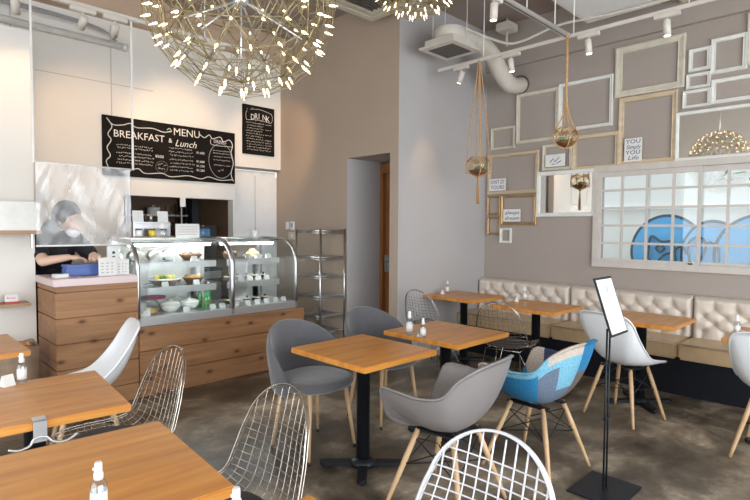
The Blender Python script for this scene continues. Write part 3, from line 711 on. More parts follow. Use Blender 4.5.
for k, (x, y, lab, s_) in enumerate(((2.385, 4.70, 'leftmost green bottle on the case floor', .85), (2.43, 4.74, 'middle green bottle on the case floor', .9), (2.46, 4.80, 'rightmost green bottle, tallest, beside the centre post', 1.1), (2.385, 4.83, 'green bottle standing behind the front green bottles', .95))):
    o = gbottle if k == 0 else dup(gbottle); o.location = (x, y, FS); o.scale = (s_, s_, s_); o['label'] = lab
# right bay
t = dish(2.74, 4.88, 1.1255, .085, 'basket', 'dark basket with pastries at left of the right top shelf'); blobs('pastry', 'chocolate', t, 4, .09, .026, .055, seed=8)
t = dish(3.00, 4.88, 1.1255, .10, 'plate', 'plate heaped with golden pastries on the right top shelf'); blobs('croissant', 'pastry', t, 6, .09, .032, .04, seed=9); MB().ico((0, 0, .07), .034, 2, (1.3, .8, .8)).build('croissant', 'pastry', t)
cake = thing('cake_slice', '', 'cake', group='cakes in the right display bay')
MB().prism([(0, -.05), (.035, .05), (-.035, .05)], .03).build('sponge', 'chocolate', cake); MB().prism([(0, -.048), (.033, .048), (-.033, .048)], .012, Matrix.Translation((0, 0, .03))).build('icing', 'cream_food', cake); MB().ico((0, .02, .05), .013, 2).build('topping', 'chocolate', cake)
ck = [(2.72+.105*i, 4.86, .9005, 'middle') for i in range(5)]+[(2.70+.11*i, 4.83, FS, 'bottom') for i in range(5)]
NTH = ['leftmost', 'second', 'third', 'fourth', 'fifth', 'sixth', 'seventh']
for k, (x, y, z, row) in enumerate(ck):
    o = cake if k == 0 else dup(cake); o.location = (x, y, z+.0); o['label'] = '%s small cake from the left on the %s level of the right case' % (NTH[k % 5], row)
card = tag(MB().prism([(-.018, 0), (.018, 0), (0, .045)], .058, Matrix(((0, 0, 1, -.029), (1, 0, 0, 0), (0, 1, 0, 0), (0, 0, 0, 1)))).build('price_card', 'paper'), '', 'card', 'price cards in the display case')
rows = [('top shelf of the left bay', [1.90, 2.12, 2.28], 1.1255), ('middle shelf of the left bay', [1.77, 2.00, 2.30], .9005), ('floor of the left bay', [1.80, 2.16, 2.42, 2.52], FS),
        ('top shelf of the right bay', [2.86, 2.98, 3.10], 1.1255), ('middle shelf of the right bay', [2.68, 2.78, 2.88, 2.98, 3.08], .9005), ('floor of the right bay', [2.67, 2.80, 2.91, 3.02, 3.13, 3.23], FS)]
first = True
for lab, xs, z in rows:
    for k, x in enumerate(xs):
        o = card if first else card.copy()
        if not first: COL.objects.link(o)
        first = False; o.location = (x, 4.725 if z > .7 else 4.64, z); o['label'] = '%s white price card from the left on the %s' % (NTH[k], lab)

# things on top of the case and the till counter
CT = 1.3385
t = thing('display_box', 'small dark display stand with jars and two white cards on the case', 'display', (1.95, 5.06, CT))
MB().box(-.14, .30, -.06, .10, 0, .012, .002).build('board', 'shelf_wood', t); MB().box(-.11, .24, -.03, .09, .140, .150, .002).box(-.11, -.10, -.03, .09, .012, .140).box(.23, .24, -.03, .09, .012, .140).box(-.10, .23, .08, .09, .012, .140).build('riser', 'steel', t)
for x, mt, lab in ((-.05, 'glass_clear', 'small glass jar left on the dark display board'), (.07, 'lemon', 'small yellow jar in the middle of the dark display board'), (.18, 'glass_bottle', 'small glass jar right on the dark display board')):
    j = thing('jar', lab, 'jar', (1.95+x, 5.06-.01, CT+.0125), 0, 'jars on the display case'); MB().lathe([(.028, 0), (.034, .02), (.034, .05), (.026, .06)], n=20).build('glass', mt, j); MB().lathe([(.028, .06), (.028, .075)], n=20).build('lid', 'basket', j)
for x, lab in ((-.055, 'left upright white card above the jars'), (.18, 'right upright white card above the jars')):
    o = tag(MB().box(-.05, .05, -.003, .003, 0, .105, .001).build('sign_card', 'paper', None, (1.95+x, 5.06, CT+.1505)), lab, 'card', 'white cards above the jars'); o.rotation_euler = (-.12, 0, 0)
for x, mt, lab in ((.03, 'chocolate', 'dark small shaker between the two white cards'), (.08, 'steel', 'steel small shaker between the two white cards')):
    tag(MB().lathe([(.014, 0), (.016, .05), (.01, .062), (.012, .07), (.003, .078)], n=14).build('shaker', mt, None, (1.95+x, 5.10, CT+.1505)), lab, 'shaker')
t = thing('menu_folder', 'stack of white paper menus standing on the case', 'menus', (2.33, 4.98, CT))
for k in range(4): MB().box(-.125+.008*k, .115+.008*k, -.03+.014*k, -.024+.014*k, 0, .135-.008*k, .001).build('sheet', 'paper', t)
mb = MB()
for k in range(4): mb.box(-.10, .09, -.0325, -.0312, .03+.025*k, .033+.025*k)
mb.build('print', 'ink_grey', t)
for x, lab in ((2.50, 'clear glass bottle left of the pair behind the menus'), (2.55, 'clear glass bottle right of the pair behind the menus')):
    t = thing('oil_bottle', lab, 'bottle', (x, 5.08, CT)); MB().lathe([(.016, 0), (.017, .06), (.008, .09), (.007, .11)], n=16).build('bottle_body', 'glass_bottle', t); MB().lathe([(.009, .11), (.009, .125)], n=12).build('cap', 'steel', t)
o = tag(MB().lathe([(.03, 0), (.036, .09), (.032, .092), (.028, .006)], n=24).build('paper_cup', 'paper', None, (3.13, 5.03, 1.3215)), 'white paper cup standing on the right of the glass case', 'cup')

PT = 1.0405
t = thing('cash_box', 'blue plastic cash box on the pink till top', 'box', (1.37, 4.78, PT), .03); MB().box(-.17, .17, -.06, .06, 0, .07, .006).build('tray', 'blue_box', t); MB().box(-.175, .175, -.065, .065, .071, .092, .006).build('lid', 'blue_box', t)
t = thing('card_tray', 'small white card box on the left corner of the pink top', 'box', (1.145, 4.66, PT), .1); MB().box(-.05, .05, -.035, .035, 0, .03, .003).build('tray', 'paper', t); MB().box(-.02, .02, -.03, .03, .031, .034).build('card', 'ink', t)
tag(MB().box(-.06, .06, -.035, .035, 0, .003).build('receipt', 'brown_panel', None, (1.36, 4.68, PT)), 'dark slip of paper lying on the pink top', 'paper')
for x, y, w, h, lab, kk in ((1.475, 4.60, .14, .15, 'left white notice standing on the till counter', 0), (1.60, 4.62, .10, .13, 'right white notice standing on the till counter beside the case', 1)):
    t = thing('notice_stand', lab, 'notice', (x, y, PT), 0, 'white notices on the till counter'); q = MB().box(-w/2, w/2, -.002, .002, 0.003, h, .0008).box(-w/2, w/2, -.0, .045, 0, .004).build('sheet', 'paper', t)
    mb = MB(); rnd = random.Random(kk)
    for r in range(4):
        for c in range(3): mb.box(-w*.36+c*w*.27, -w*.36+c*w*.27+w*.16*rnd.uniform(.6, 1), -.0032, -.0022, h*.16+r*h*.17, h*.16+r*h*.17+.007)
    mb.build('print', 'ink_grey', t)
t = thing('pump_bottle', 'white pump bottle at the left end of the glass case', 'bottle', (1.64, 4.84, PT)); MB().lathe([(.034, 0), (.036, .01), (.036, .15), (.015, .17)], n=24).build('bottle_body', 'white_plastic', t); MB().lathe([(.015, .17), (.013, .20)], n=16).tube([(0, 0, .2), (0, 0, .235), (-.04, -.01, .235)], .006, 8).build('pump', 'steel', t)
t = thing('card_terminal', 'white card with dark dots behind the notices', 'notice', (1.585, 4.80, PT)); MB().box(-.05, .05, -.01, .01, 0, .24, .004).build('panel', 'paper', t)
mb = MB()
for z in (.14, .18): mb.lathe([(.012, 0), (.012, .003)], n=14); mb.bm.verts.ensure_lookup_table(); [setattr(v, 'co', Vector((v.co.x, -.011-v.co.z, v.co.y+z))) for v in mb.bm.verts[-28:]]
mb.build('dots', 'black_plastic', t)

# ------------------------------------------------------------------ cupboard and kitchen behind
t = thing('tall_cupboard', 'tall pale cupboard with two doors right of the kitchen opening', 'cupboard', (3.67, 6.0, 0))
MB().box(-.327, .325, -.10, .17, 0, 2.165, .002).build('carcass', 'white_paint', t)
for x0, x1 in ((-.33, -.01), (-.004, .322)):
    q = MB().box(x0+.002, x1-.002, -.125, -.103, .08, 2.10, .003).build('door', 'white_plastic', t)
tag(MB().box(3.34, 3.99, 5.86, 5.90, 2.166, 2.188, .002).build('roller_rail', 'steel'), 'dark steel rail in the gap above the pale cupboard', 'rail')
t = thing('kitchen_shelf', 'dim steel kitchen shelf seen through the serving opening', 'shelf', (2.75, 6.95, 0))
MB().box(-.55, .44, -.18, .18, 1.25, 1.275, .003).build('shelf_board', 'steel', t); MB().box(-.55, .44, -.18, .18, 1.58, 1.60, .003).build('shelf_board', 'steel', t)
for x in (-.53, .42):
    for y in (-.16, .16): MB().tube([(x, y, 0), (x, y, 1.75)], .012, 8).build('post', 'steel', t)
for x, z, r, h, mt, lab in ((2.45, 1.2755, .08, .16, 'steel', 'steel pot at left on the dim kitchen shelf'), (2.66, 1.2755, .07, .2, 'black_plastic', 'black canister on the dim kitchen shelf'), (2.95, 1.2755, .09, .12, 'steel', 'wide steel pot at right on the dim kitchen shelf'), (2.8, 1.6005, .08, .1, 'ceramic', 'pale bowl on the upper kitchen shelf')):
    tag(MB().lathe([(r*.9, 0), (r, .01), (r, h*.8), (r*1.06, h*.82), (r*.9, h*.9), (.02, h), (.015, h+.02)], n=20).build('kitchen_pot', mt, None, (x, 6.95, z)), lab, 'pot', 'pots in the kitchen')
t = thing('kitchen_counter', 'dark kitchen worktop unit behind the serving opening', 'counter', (2.7, 6.25, 0)); MB().box(-.62, .55, -.25, .25, 0, .9, .005).build('body', 'steel', t); MB().box(-.63, .56, -.27, .27, .9, .94, .005).build('worktop', 'black_plastic', t)
t = thing('coffee_machine', 'dark espresso machine behind the serving opening', 'machine', (2.62, 6.25, .9405)); MB().box(-.25, .2, -.2, .2, .02, .40, .02).build('housing', 'black_plastic', t); MB().box(-.24, .19, -.24, -.19, .24, .36, .01).build('panel', 'steel', t); MB().tube([(-.1, -.22, .22), (-.1, -.34, .2)], .012).build('handle', 'black_plastic', t); MB().tube([(.08, -.22, .22), (.08, -.34, .2)], .012).build('handle', 'black_plastic', t); MB().box(-.2, .15, -.15, .15, 0, .02).build('foot', 'black_metal', t)
t = thing('microwave', 'black microwave oven at the right of the serving opening', 'oven', (3.08, 6.25, .9405)); MB().box(-.15, .16, -.17, .17, 0.0, .52, .01).build('housing', 'black_plastic', t); MB().box(-.13, .06, -.18, -.171, .34, .48, .004).build('door', 'ceramic_blue', t)
t = thing('kitchen_fridge', 'dark tall kitchen cabinet at the back right of the serving opening', 'cabinet', (3.22, 6.93, 0)); MB().box(-.0, .11, -.2, .22, 0, 2.0, .01).build('body', 'black_metal', t); MB().box(.0, .105, -.215, -.201, .05, 1.95, .004).build('door', 'black_plastic', t)
for k, x in enumerate((2.98, 3.06, 3.14)):
    o = tag(MB().tube([(0, 0, 0), (0, 0, -.22)], .006, 6).lathe([(.01, -.22), (.035, -.24), (.03, -.27), (.004, -.28)], n=14).build('ladle', 'steel', None, (x, 7.19, 1.72)), '%s steel ladle from the left, hanging on the back kitchen wall' % NTH[k], 'ladle', 'ladles in the kitchen')
t = thing('ticket_holder', 'pale order ticket clipped at the top of the serving opening', 'ticket', (2.66, 5.79, 1.70)); MB().box(-.03, .035, -.01, .0, -.03, .075, .003).build('ticket', 'paper', t)
struct(MB().box(2.05, 2.06, MY+.01, MY+.09, .9, 1.774).box(2.66, 2.67, MY+.02, MY+.05, .9, 1.774).build('trim_4', 'steel'))

# ------------------------------------------------------------------ chalkboards
def scrib(mb, x, y, w, h, rnd, y0, th=.0052):
    px = x
    while px < x+w:
        lw = rnd.uniform(.5, 1)*h; n = 3
        pts = [(px+lw*k/n, y+rnd.uniform(0, 1)*h) for k in range(n+1)]
        for a, b_ in zip(pts, pts[1:]):
            d = Vector((b_[0]-a[0], b_[1]-a[1])); L_ = d.length
            if L_ < 1e-4: continue
            nrm = Vector((-d.y, d.x))/L_*th/2
            vs = [mb.bm.verts.new((q[0], y0, q[1])) for q in ((a[0]+nrm.x, a[1]+nrm.y), (a[0]-nrm.x, a[1]-nrm.y), (b_[0]-nrm.x, b_[1]-nrm.y), (b_[0]+nrm.x, b_[1]+nrm.y))]
            mb.bm.faces.new(vs)
        px += lw+h*.35*(2.2 if rnd.random() < .2 else 1)
def wav(mb, pts, r=.005): mb.tube(catmull([(x, -.0, z) for x, z in pts], 5), r, 4)
BW, BH = 1.495, .60
bd = thing('chalkboard', 'wide black chalkboard menu above the kitchen opening', 'chalkboard', (1.82, MY-.035, 1.968), 0)
MB().box(0, BW, 0, .03, 0, BH+.01, .003).build('board', 'chalkboard', bd)
RX = (PI/2, 0, 0); yy = -.0012
ts = [text('BREAKFAST', .105, 'chalk', bd, (.10, yy, .40), RX, sx=.98), text('&', .07, 'chalk', bd, (.675, yy, .405), RX), text('Lunch', .105, 'chalk', bd, (.745, yy, .375), RX, shear=.35), text('MENU', .115, 'chalk', bd, (.73, yy, .495), RX, sx=1.0),
      text('DRINKS', .055, 'chalk', bd, (1.215, yy, .465), RX, sx=.85), text('¥500', .045, 'chalk', bd, (.53, yy, .225), RX),
      text('¥1,000', .036, 'chalk', bd, (1.00, yy, .315), RX), text('¥1,080', .036, 'chalk', bd, (1.00, yy, .215), RX), text('¥1,250', .036, 'chalk', bd, (1.00, yy, .165), RX), text('¥1,280', .036, 'chalk', bd, (1.00, yy, .115), RX)]
join_into(ts, 'lettering')
mb = MB(); rnd = random.Random(4)
for z in (.315, .285, .235, .20, .165, .13): scrib(mb, .12+.04*rnd.random(), z, .36, .017, rnd, yy)
for z in (.34, .30, .262, .215, .175, .135, .095): scrib(mb, .68+.03*rnd.random(), z, .27, .019, rnd, yy)
for z in (.37, .34, .30, .26, .20): scrib(mb, 1.20+.02*rnd.random(), z, .22, .014, rnd, yy)
for k in range(40):
    a0, a1 = 2*PI*k/40, 2*PI*(k+1)/40
    for cx, cz, rx, rz_ in ((1.31, .26, .155, .20), (.60, .13, .065, .062)):
        vs = [mb.bm.verts.new((cx+rx*q*math.cos(a), yy, cz+rz_*q*math.sin(a))) for q, a in ((1, a0), (1.03, a0), (1.03, a1), (1, a1))]; mb.bm.faces.new(vs)
scrib(mb, .555, .14, .09, .03, rnd, yy); scrib(mb, .56, .10, .08, .025, rnd, yy); scrib(mb, 1.27, .13, .08, .04, rnd, yy)
mb.build('small_writing', 'chalk_dim', bd, fix=False)
mb = MB()
wav(mb, [(.05, .57), (.09, .50), (.05, .42), (.08, .36), (.04, .28), (.07, .2), (.03, .14), (.07, .04)]); wav(mb, [(.04, .58), (.10, .52), (.2, .53), (.27, .555), (.34, .52), (.5, .535), (.62, .51), (.70, .53)])
wav(mb, [(.66, .54), (.69, .56), (.71, .53), (.68, .52)], .004); wav(mb, [(1.03, .55), (1.1, .51), (1.16, .55), (1.2, .51), (1.3, .54), (1.34, .49), (1.42, .52), (1.46, .46), (1.44, .36), (1.47, .25), (1.44, .12), (1.47, .03)])
wav(mb, [(.02, .05), (.12, .08), (.2, .04), (.34, .09), (.42, .045), (.6, .06), (.7, .03), (.9, .055), (1.05, .03), (1.15, .06), (1.3, .03), (1.46, .05)])
wav(mb, [(1.18, .50), (1.2, .44), (1.46, .44)], .003)
mb.build('chalk_border', 'chalk', bd, loc=(0, yy, 0))
bd = thing('chalkboard', 'smaller black drinks chalkboard hanging near the corner', 'chalkboard', (3.43, MY-.035, 2.353), 0)
MB().box(0, .452, 0, .03, 0, .605, .003).build('board', 'chalkboard', bd)
word = 'DRINK'; ts = []
for k, ch in enumerate(word):
    u = (k-2)/2; ts.append(text(ch, .10, 'chalk', bd, (.10+.056*k, yy, .445-.012*u*u*1.5), RX, sx=.85))
join_into(ts, 'lettering')
mb = MB(); rnd = random.Random(9)
for k in range(11):
    z = .38-.033*k; scrib(mb, .035+.02*rnd.random(), z, .24, .016, rnd, yy)
    if k % 2 == 0 or k > 6: scrib(mb, .31, z, .09, .016, rnd, yy)
for x, z in ((.05, .54), (.12, .56), (.4, .52), (.25, .41), (.04, .41), (.17, .41)): scrib(mb, x, z, .012, .016, rnd, yy)
mb.build('small_writing', 'chalk_dim', bd, fix=False)
mb = MB(); wav(mb, [(.05, .53), (.035, .48), (.05, .42), (.12, .425), (.22, .432), (.33, .425), (.40, .42), (.42, .48), (.40, .53), (.33, .55), (.22, .565), (.1, .55)], .0025); mb.build('chalk_border', 'chalk', bd, loc=(0, yy, 0))

# ------------------------------------------------------------------ hanging clear screen at the till
t = thing('clear_screen', 'clear crinkled vinyl screen hanging over the till counter', 'screen', (1.28, 4.42, 1.30))
mb = MB(); P = []
for i in range(61):
    x = -.34+.66*i/60; row = []
    for j in range(49):
        z = .60*j/48; amp = .022*(.3+min(1, abs(z-.3)*3))
        y = amp*math.sin(9*(x+.35)+5*z)*.5+.018*noise.noise(Vector((x*6+z*5, z*2.2, 3)))+.010*noise.noise(Vector((x*17-z*6, z*5, 8)))
        row.append(Vector((x, y, z)))
    P.append(row)
mb.grid(P); mb.build('film', 'film', t, fix=False)
MB().tube([(-.35, 0, .605), (.34, 0, .605)], .006, 8).build('top_rod', 'white_paint', t); MB().tube([(-.345, 0, 0), (.325, 0, 0)], .007, 8).build('bottom_rod', 'white_paint', t)
for x in (-.35, .34): MB().box(x-.007, x+.007, -.004, .004, .60, 1.79).build('hanging_strip', 'white_paint', t)

# ------------------------------------------------------------------ person at the till
def voxel(o, size=.006, it=6, factor=.5):
    md = o.modifiers.new('r', 'REMESH'); md.mode = 'VOXEL'; md.voxel_size = size; md.use_smooth_shade = True
    m2 = o.modifiers.new('s', 'SMOOTH'); m2.iterations = it; m2.factor = factor
    bake(o)
    for p in o.data.polygons: p.use_smooth = True
def limb(mb, pts, rs, n=14): 
    P = catmull(pts, 5); R_ = []
    for i in range(len(rs)-1):
        for k in range(5): R_.append(rs[i]+(rs[i+1]-rs[i])*k/5)
    R_.append(rs[-1]); mb.tube(P, R_, n); mb.ico(pts[0], rs[0], 2); mb.ico(pts[-1], rs[-1], 2)
pn = thing('person', 'person in a black shirt bending over the till behind the clear screen', 'person', (1.27, 5.36, 0))
hd = Vector((.055, -.26, 1.50))
mb = MB()
limb(mb, [(0, .06, .95), (0, .04, 1.10), (0, -.02, 1.24), (.0, -.09, 1.36)], [.145, .13, .145, .12])
limb(mb, [(-.15, -.06, 1.33), (.0, -.07, 1.37), (.15, -.10, 1.33)], [.06, .09, .06])
limb(mb, [(.0, -.09, 1.38), (.02, -.17, 1.44), hd+Vector((-.01, .02, -.02))], [.062, .052, .055])
mb.ico(hd+Vector((0, 0, .02)), .098, 3, (1.0, .92, 1.12)); mb.ico(hd+Vector((.045, -.04, -.055)), .062, 3, (1, .95, 1))
fwd = Vector((.42, -.52, -.85)).normalized()
mb.ico(hd+fwd*.108+Vector((0, 0, -.02)), .017, 2); mb.ico(hd+fwd*.09+Vector((0, 0, -.065)), .022, 2)
side = Vector((.84, .54, 0)).normalized()
for s_ in (1, -1): mb.ico(hd+side*.096*s_+Vector((0, 0, -.015)), .022, 2, (.7, .7, 1.3))
for sx in (-.09, .07): limb(mb, [(-.03+sx, .05, .95), (-.03+sx, .03, .52), (-.04+sx, .06, .09)], [.095, .062, .042]); limb(mb, [(-.04+sx, .06, .05), (-.02+sx, -.08, .035)], [.045, .035])
def arm(sh, el, wr, tipdir, down):
    limb(mb, [sh, el], [.058, .044]); limb(mb, [el, wr], [.043, .027])
    td = Vector(tipdir).normalized(); pl = Vector(wr)+td*.05; sd = td.cross(Vector((0, 0, 1))).normalized()
    mb.ico(pl, .036, 2, (1.1, 1.1, .7))
    for q in range(4):
        b0 = pl+td*.028+sd*(q-1.5)*.021; ln = (.026, .031, .029, .022)[q]
        mb.tube([b0-td*.02, b0+td*ln, b0+td*ln*1.9+Vector((0, 0, -.018*down)), b0+td*ln*2.3+Vector((0, 0, -.045*down))], [.0095, .009, .0085, .007], 8)
    th_ = pl-td*.015+sd*-.032*(1 if down > 0 else -1); mb.tube([th_, th_+td*.03-sd*.018, th_+td*.058-sd*.014+Vector((0, 0, -.02))], [.011, .0105, .008], 8)
arm((-.16, -.07, 1.31), (-.165, -.36, 1.155), (.0, -.45, 1.185), (1, -.12, -.10), 1.0)
arm((.16, -.10, 1.31), (.26, -.30, 1.14), (.20, -.43, 1.20), (-.3, -1, -.05), 1.0)
body = mb.build('body', 'skin', pn); voxel(body, .0055, 5)
mb = MB()
limb(mb, [(0, .06, .93), (0, .04, 1.10), (.0, -.02, 1.24), (.0, -.09, 1.385)], [.158, .145, .168, .13])
limb(mb, [(-.15, -.06, 1.325), (.0, -.07, 1.36), (.15, -.10, 1.325)], [.075, .10, .075])
limb(mb, [(-.16, -.07, 1.31), (-.165, -.27, 1.20)], [.074, .07]); limb(mb, [(.16, -.10, 1.31), (.225, -.23, 1.20)], [.074, .068])
voxel(mb.build('shirt', 'shirt', pn), .008, 8)
mb = MB()
for sx in (-.09, .07): limb(mb, [(-.03+sx, .05, .96), (-.03+sx, .03, .52), (-.04+sx, .06, .12)], [.108, .075, .058])
voxel(mb.build('trousers', 'trousers', pn), .01, 5)
mb = MB(); mb.ico(hd-fwd*.03+Vector((0, 0, .03)), .112, 3, (1.0, .95, 1.05)); mb.ico(hd+Vector((-.03, .06, 0)), .088, 3); mb.ico(hd+Vector((-.05, .10, -.03)), .045, 2); mb.ico(hd+side*.07+Vector((0, 0, .01)), .05, 2); mb.ico(hd-side*.07+Vector((0, 0, .01)), .05, 2)
voxel(mb.build('hair', 'hair', pn), .008, 6)
mb = MB(); mb.ico(hd+fwd*.062+Vector((0, 0, -.055)), .058, 3, (1, 1, .8)); voxel(mb.build('face_mask', 'mask', pn), .008, 4)
mb = MB()
for s_ in (1, -1): mb.ico(hd+fwd*.092+side*.034*s_+Vector((0, 0, .012)), .0105, 2)
mb.build('eye', 'ink', pn)

# ------------------------------------------------------------------ left wall shelf pieces, sack
t = thing('wall_cabinet', 'white wall box with a wooden bottom board, far left', 'cabinet', (.4, 4.90, 1.38)); MB().box(-.9, .645, -.12, .148, .03, .25, .004).build('cabinet_box', 'white_paint', t); MB().box(-.9, .65, -.13, .148, 0, .03, .004).build('board', 'shelf_wood', t); MB().box(.60, .612, -.02, .02, -.11, 0, .002).build('hook', 'steel', t)
o = tag(MB().box(-.5, .22, -.10, .10, 0, .022, .008).build('wall_shelf', 'shelf_wood', None, (.77, 4.945, .815)), 'small wooden shelf on the pale wall at far left', 'shelf')
t = thing('card_holder', 'white card holder with red cards on the small shelf', 'card holder', (.87, 4.93, .8375)); MB().box(-.05, .05, -.03, .03, 0, .012, .001).build('red_cards', 'red_card', t); MB().box(-.045, .045, -.01, .01, .012, .07, .002).build('holder', 'paper', t); mb = MB(); scrib(mb, -.03, .035, .06, .014, random.Random(8), -.0112, .004); mb.build('print', 'red_card', t, fix=False)
tag(MB().box(-.03, .03, -.02, .02, 0, .055, .002).build('card_stack', 'paper', None, (.755, 4.93, .8375)), 'small white stack of cards at the left picture edge', 'cards')
t = thing('paper_sack', 'printed brown sack filled with orange packets beside the till counter', 'sack', (.86, 4.72, 0))
mb = MB(); P = []
for r, z in ((.12, 0), (.14, .02), (.145, .2), (.14, .4), (.145, .47), (.13, .49), (.125, .47), (.12, .42)):
    P.append([Vector((r*math.cos(a)*(1+.05*math.sin(5*a+z*9)), r*math.sin(a)*(1+.05*math.sin(4*a)), z*1.12+(.015*math.sin(3*a) if z > .4 else 0))) for a in [2*PI*j/32 for j in range(32)]])
mb.grid(P, True); mb.build('bag', 'sack', t); MB().lathe([(.02, .38), (.118, .47), (.12, .51), (.06, .56), (.01, .57)], n=24).box(-.06, .08, -.05, .05, .52, .56, .01).build('filling', 'orange_fill', t)
mb = MB(); scrib(mb, -.05, .30, .09, .035, random.Random(2), -.150, .006); scrib(mb, -.045, .24, .08, .025, random.Random(5), -.150, .005); mb.build('print', 'ink', t, fix=False)

# ------------------------------------------------------------------ wire rack by the doorway
t = thing('wire_rack', 'tall steel wire rack beside the doorway', 'rack', (3.79, 4.72, 0))
for z in (.10, .27, .455, .675, .905, 1.115, 1.41):
    mb = MB(); x0, x1, y0, y1 = -.17, .18, -.22, .22
    mb.tube([(x0, y0, z), (x1, y0, z), (x1, y1, z), (x0, y1, z)], .006, 6, closed=True); mb.tube([(x0, y0, z-.025), (x1, y0, z-.025), (x1, y1, z-.025), (x0, y1, z-.025)], .004, 6, closed=True)
    for k in range(1, 14): x = x0+(x1-x0)*k/14; mb.tube([(x, y0, z), (x, y1, z)], .0025, 4)
    for k in range(1, 4): y = y0+(y1-y0)*k/4; mb.tube([(x0, y, z-.006), (x1, y, z-.006)], .003, 4)
    for k in range(8):
        y = y0+(y1-y0)*k/8; mb.tube([(x0, y, z-.025), (x0, y+.0275, z), (x0, y+.055, z-.025)], .0025, 4)
    mb.build('wire_shelf', 'steel', t)
for x in (-.17, .18):
    for y in (-.22, .22): MB().tube([(x, y, 0), (x, y, 1.43)], .0125, 10).build('post', 'steel', t)
t = thing('thermostat', 'small white thermostat pair on the wall above the rack', 'thermostat', (BX-.0, 5.56, 1.40)); MB().box(-.02, -.001, -.075, .005, .01, .12, .004).build('panel', 'white_plastic', t); MB().box(-.02, -.001, .03, .10, .02, .115, .004).build('panel', 'white_plastic', t); MB().box(-.022, -.019, -.055, -.015, .05, .10).build('screen', 'ink_grey', t)
t = thing('light_switch', 'beige switch plate under the thermostats', 'switch', (BX, 5.53, 1.30)); MB().box(-.012, -.001, -.05, .08, -.01, .085, .003).build('plate', 'frame_cream', t); MB().box(-.016, -.012, -.02, .02, .02, .06, .001).build('rocker', 'white_plastic', t)

# ------------------------------------------------------------------ sign stand
t = thing('sign_stand', 'black floor stand holding a tilted white framed notice', 'sign stand', (2.93, 1.13, 0))
MB().box(-.17, .17, -.14, .14, 0, .010, .002).build('base_plate', 'black_metal', t)
MB().tube([(-.018, 0, .01), (-.018, 0, .905)], .0055, 8).build('pole', 'black_metal', t); MB().tube([(.022, 0, .01), (.022, 0, .905)], .0055, 8).build('pole', 'black_metal', t)
MB().box(-.03, .034, -.008, .008, .40, .41).box(-.03, .034, -.008, .008, .70, .71).build('cross_bar', 'black_metal', t)
pf = MB().box(-.115, .115, 0, .008, -.16, .16, .001).build('holder_frame', 'black_metal', t, (-.02, -.02, 1.035)); pf.rotation_euler = (-.32, 0, 0)
q = MB().box(-.102, .102, -.0015, 0, -.147, .147).build('notice', 'paper', pf)
mb = MB(); rnd = random.Random(3)
for k in range(5): scrib(mb, -.05, .02-.033*k, .10, .008, rnd, -.0022, .0015)
mb.build('print', 'ink_grey', pf, fix=False); MB().prism([(0, .06), (.012, .085), (.004, .12), (-.008, .095)], .0008, Matrix(((1, 0, 0, 0), (0, 0, -1, -.0018), (0, 1, 0, 0), (0, 0, 0, 1)))).build('emblem', 'ink_grey', pf)

# ------------------------------------------------------------------ bottles and cards on tables
sb = thing('spray_bottle', '', 'bottle', group='sanitiser bottles on the tables')
MB().lathe([(.0185, 0), (.0195, .006), (.0195, .082), (.011, .098)], n=20).build('bottle_body', 'glass_bottle', sb); MB().lathe([(.0115, .097), (.0115, .112), (.009, .114), (.009, .135), (.0075, .140)], n=16).tube([(0, 0, .125), (-.013, 0, .125)], .004, 6).build('spray_cap', 'white_plastic', sb)
MB().lathe([(.0199, .02), (.0199, .068)], n=20).build('paper_label', 'paper', sb)
TZ = .7205
bs = [(2.684, 2.366, 1.15, 'taller sanitiser bottle, left of the two on the middle table'), (2.66, 2.225, .95, 'shorter sanitiser bottle, right of the two on the middle table'), (.537, 2.855, 1, 'sanitiser bottle on the left table with the bag hook'), (.42, 1.40, 1.0, 'sanitiser bottle on the closest table at the bottom left'),
      (4.82, 2.70, 1, 'sanitiser bottle on the bench table second from the corner'), (4.33, .80, 1, 'sanitiser bottle on the table at the right picture edge'), (4.72, 3.60, 1, 'sanitiser bottle on the farthest corner table'), (.60, 1.045, 1, 'sanitiser bottle whose cap shows below the closest left table corner')]
for k, (x, y, s_, lab) in enumerate(bs):
    o = sb if k == 0 else dup(sb); o.location = (x, y, TZ); o.scale = (s_, s_, s_); o['label'] = lab
tc = tag(MB().prism([(-.02, 0), (.02, 0), (0, .05)], .05, Matrix(((0, 0, 1, -.025), (1, 0, 0, 0), (0, 1, 0, 0), (0, 0, 0, 1)))).build('table_card', 'paper'), '', 'card', 'folded white cards on the tables')
for k, (x, y, rz, lab) in enumerate(((.48, 2.85, .4, 'folded white card beside the bottle on the left table'), (4.70, 2.72, .6, 'folded white card on the bench table second from the corner'), (4.62, 3.59, .5, 'folded white card on the farthest corner table'), (4.27, .76, .9, 'folded white card on the table at the right picture edge'), (2.70, 2.29, 1.0, 'clear tipped card holder between the two bottles'))):
    o = tc if k == 0 else tc.copy()
    if k: COL.objects.link(o)
    o.location = (x, y, TZ); o.rotation_euler = (0, 0, rz); o['label'] = lab
    if k == 4: o.data = o.data.copy(); o.data.materials[0] = MATS['glass_bottle']
t = thing('bag_hook', 'chrome bag hook clamped on the edge of the left table', 'hook', (.475, 2.243, .72), -.09)
MB().box(-.022, .022, -.006, .05, .001, .006, .001).box(-.022, .022, -.006, -.001, -.075, .006, .001).build('clamp', 'steel_light', t)
MB().tube(catmull([(-.10, -.02, -.075), (-.07, -.02, -.085), (-.035, -.01, -.08), (-.02, -.005, -.06), (.0, -.005, -.055), (.02, -.005, -.06), (.04, -.01, -.08), (.08, -.02, -.085), (.12, -.02, -.065)], 5), .005, 8).build('hook_arm', 'steel_light', t)

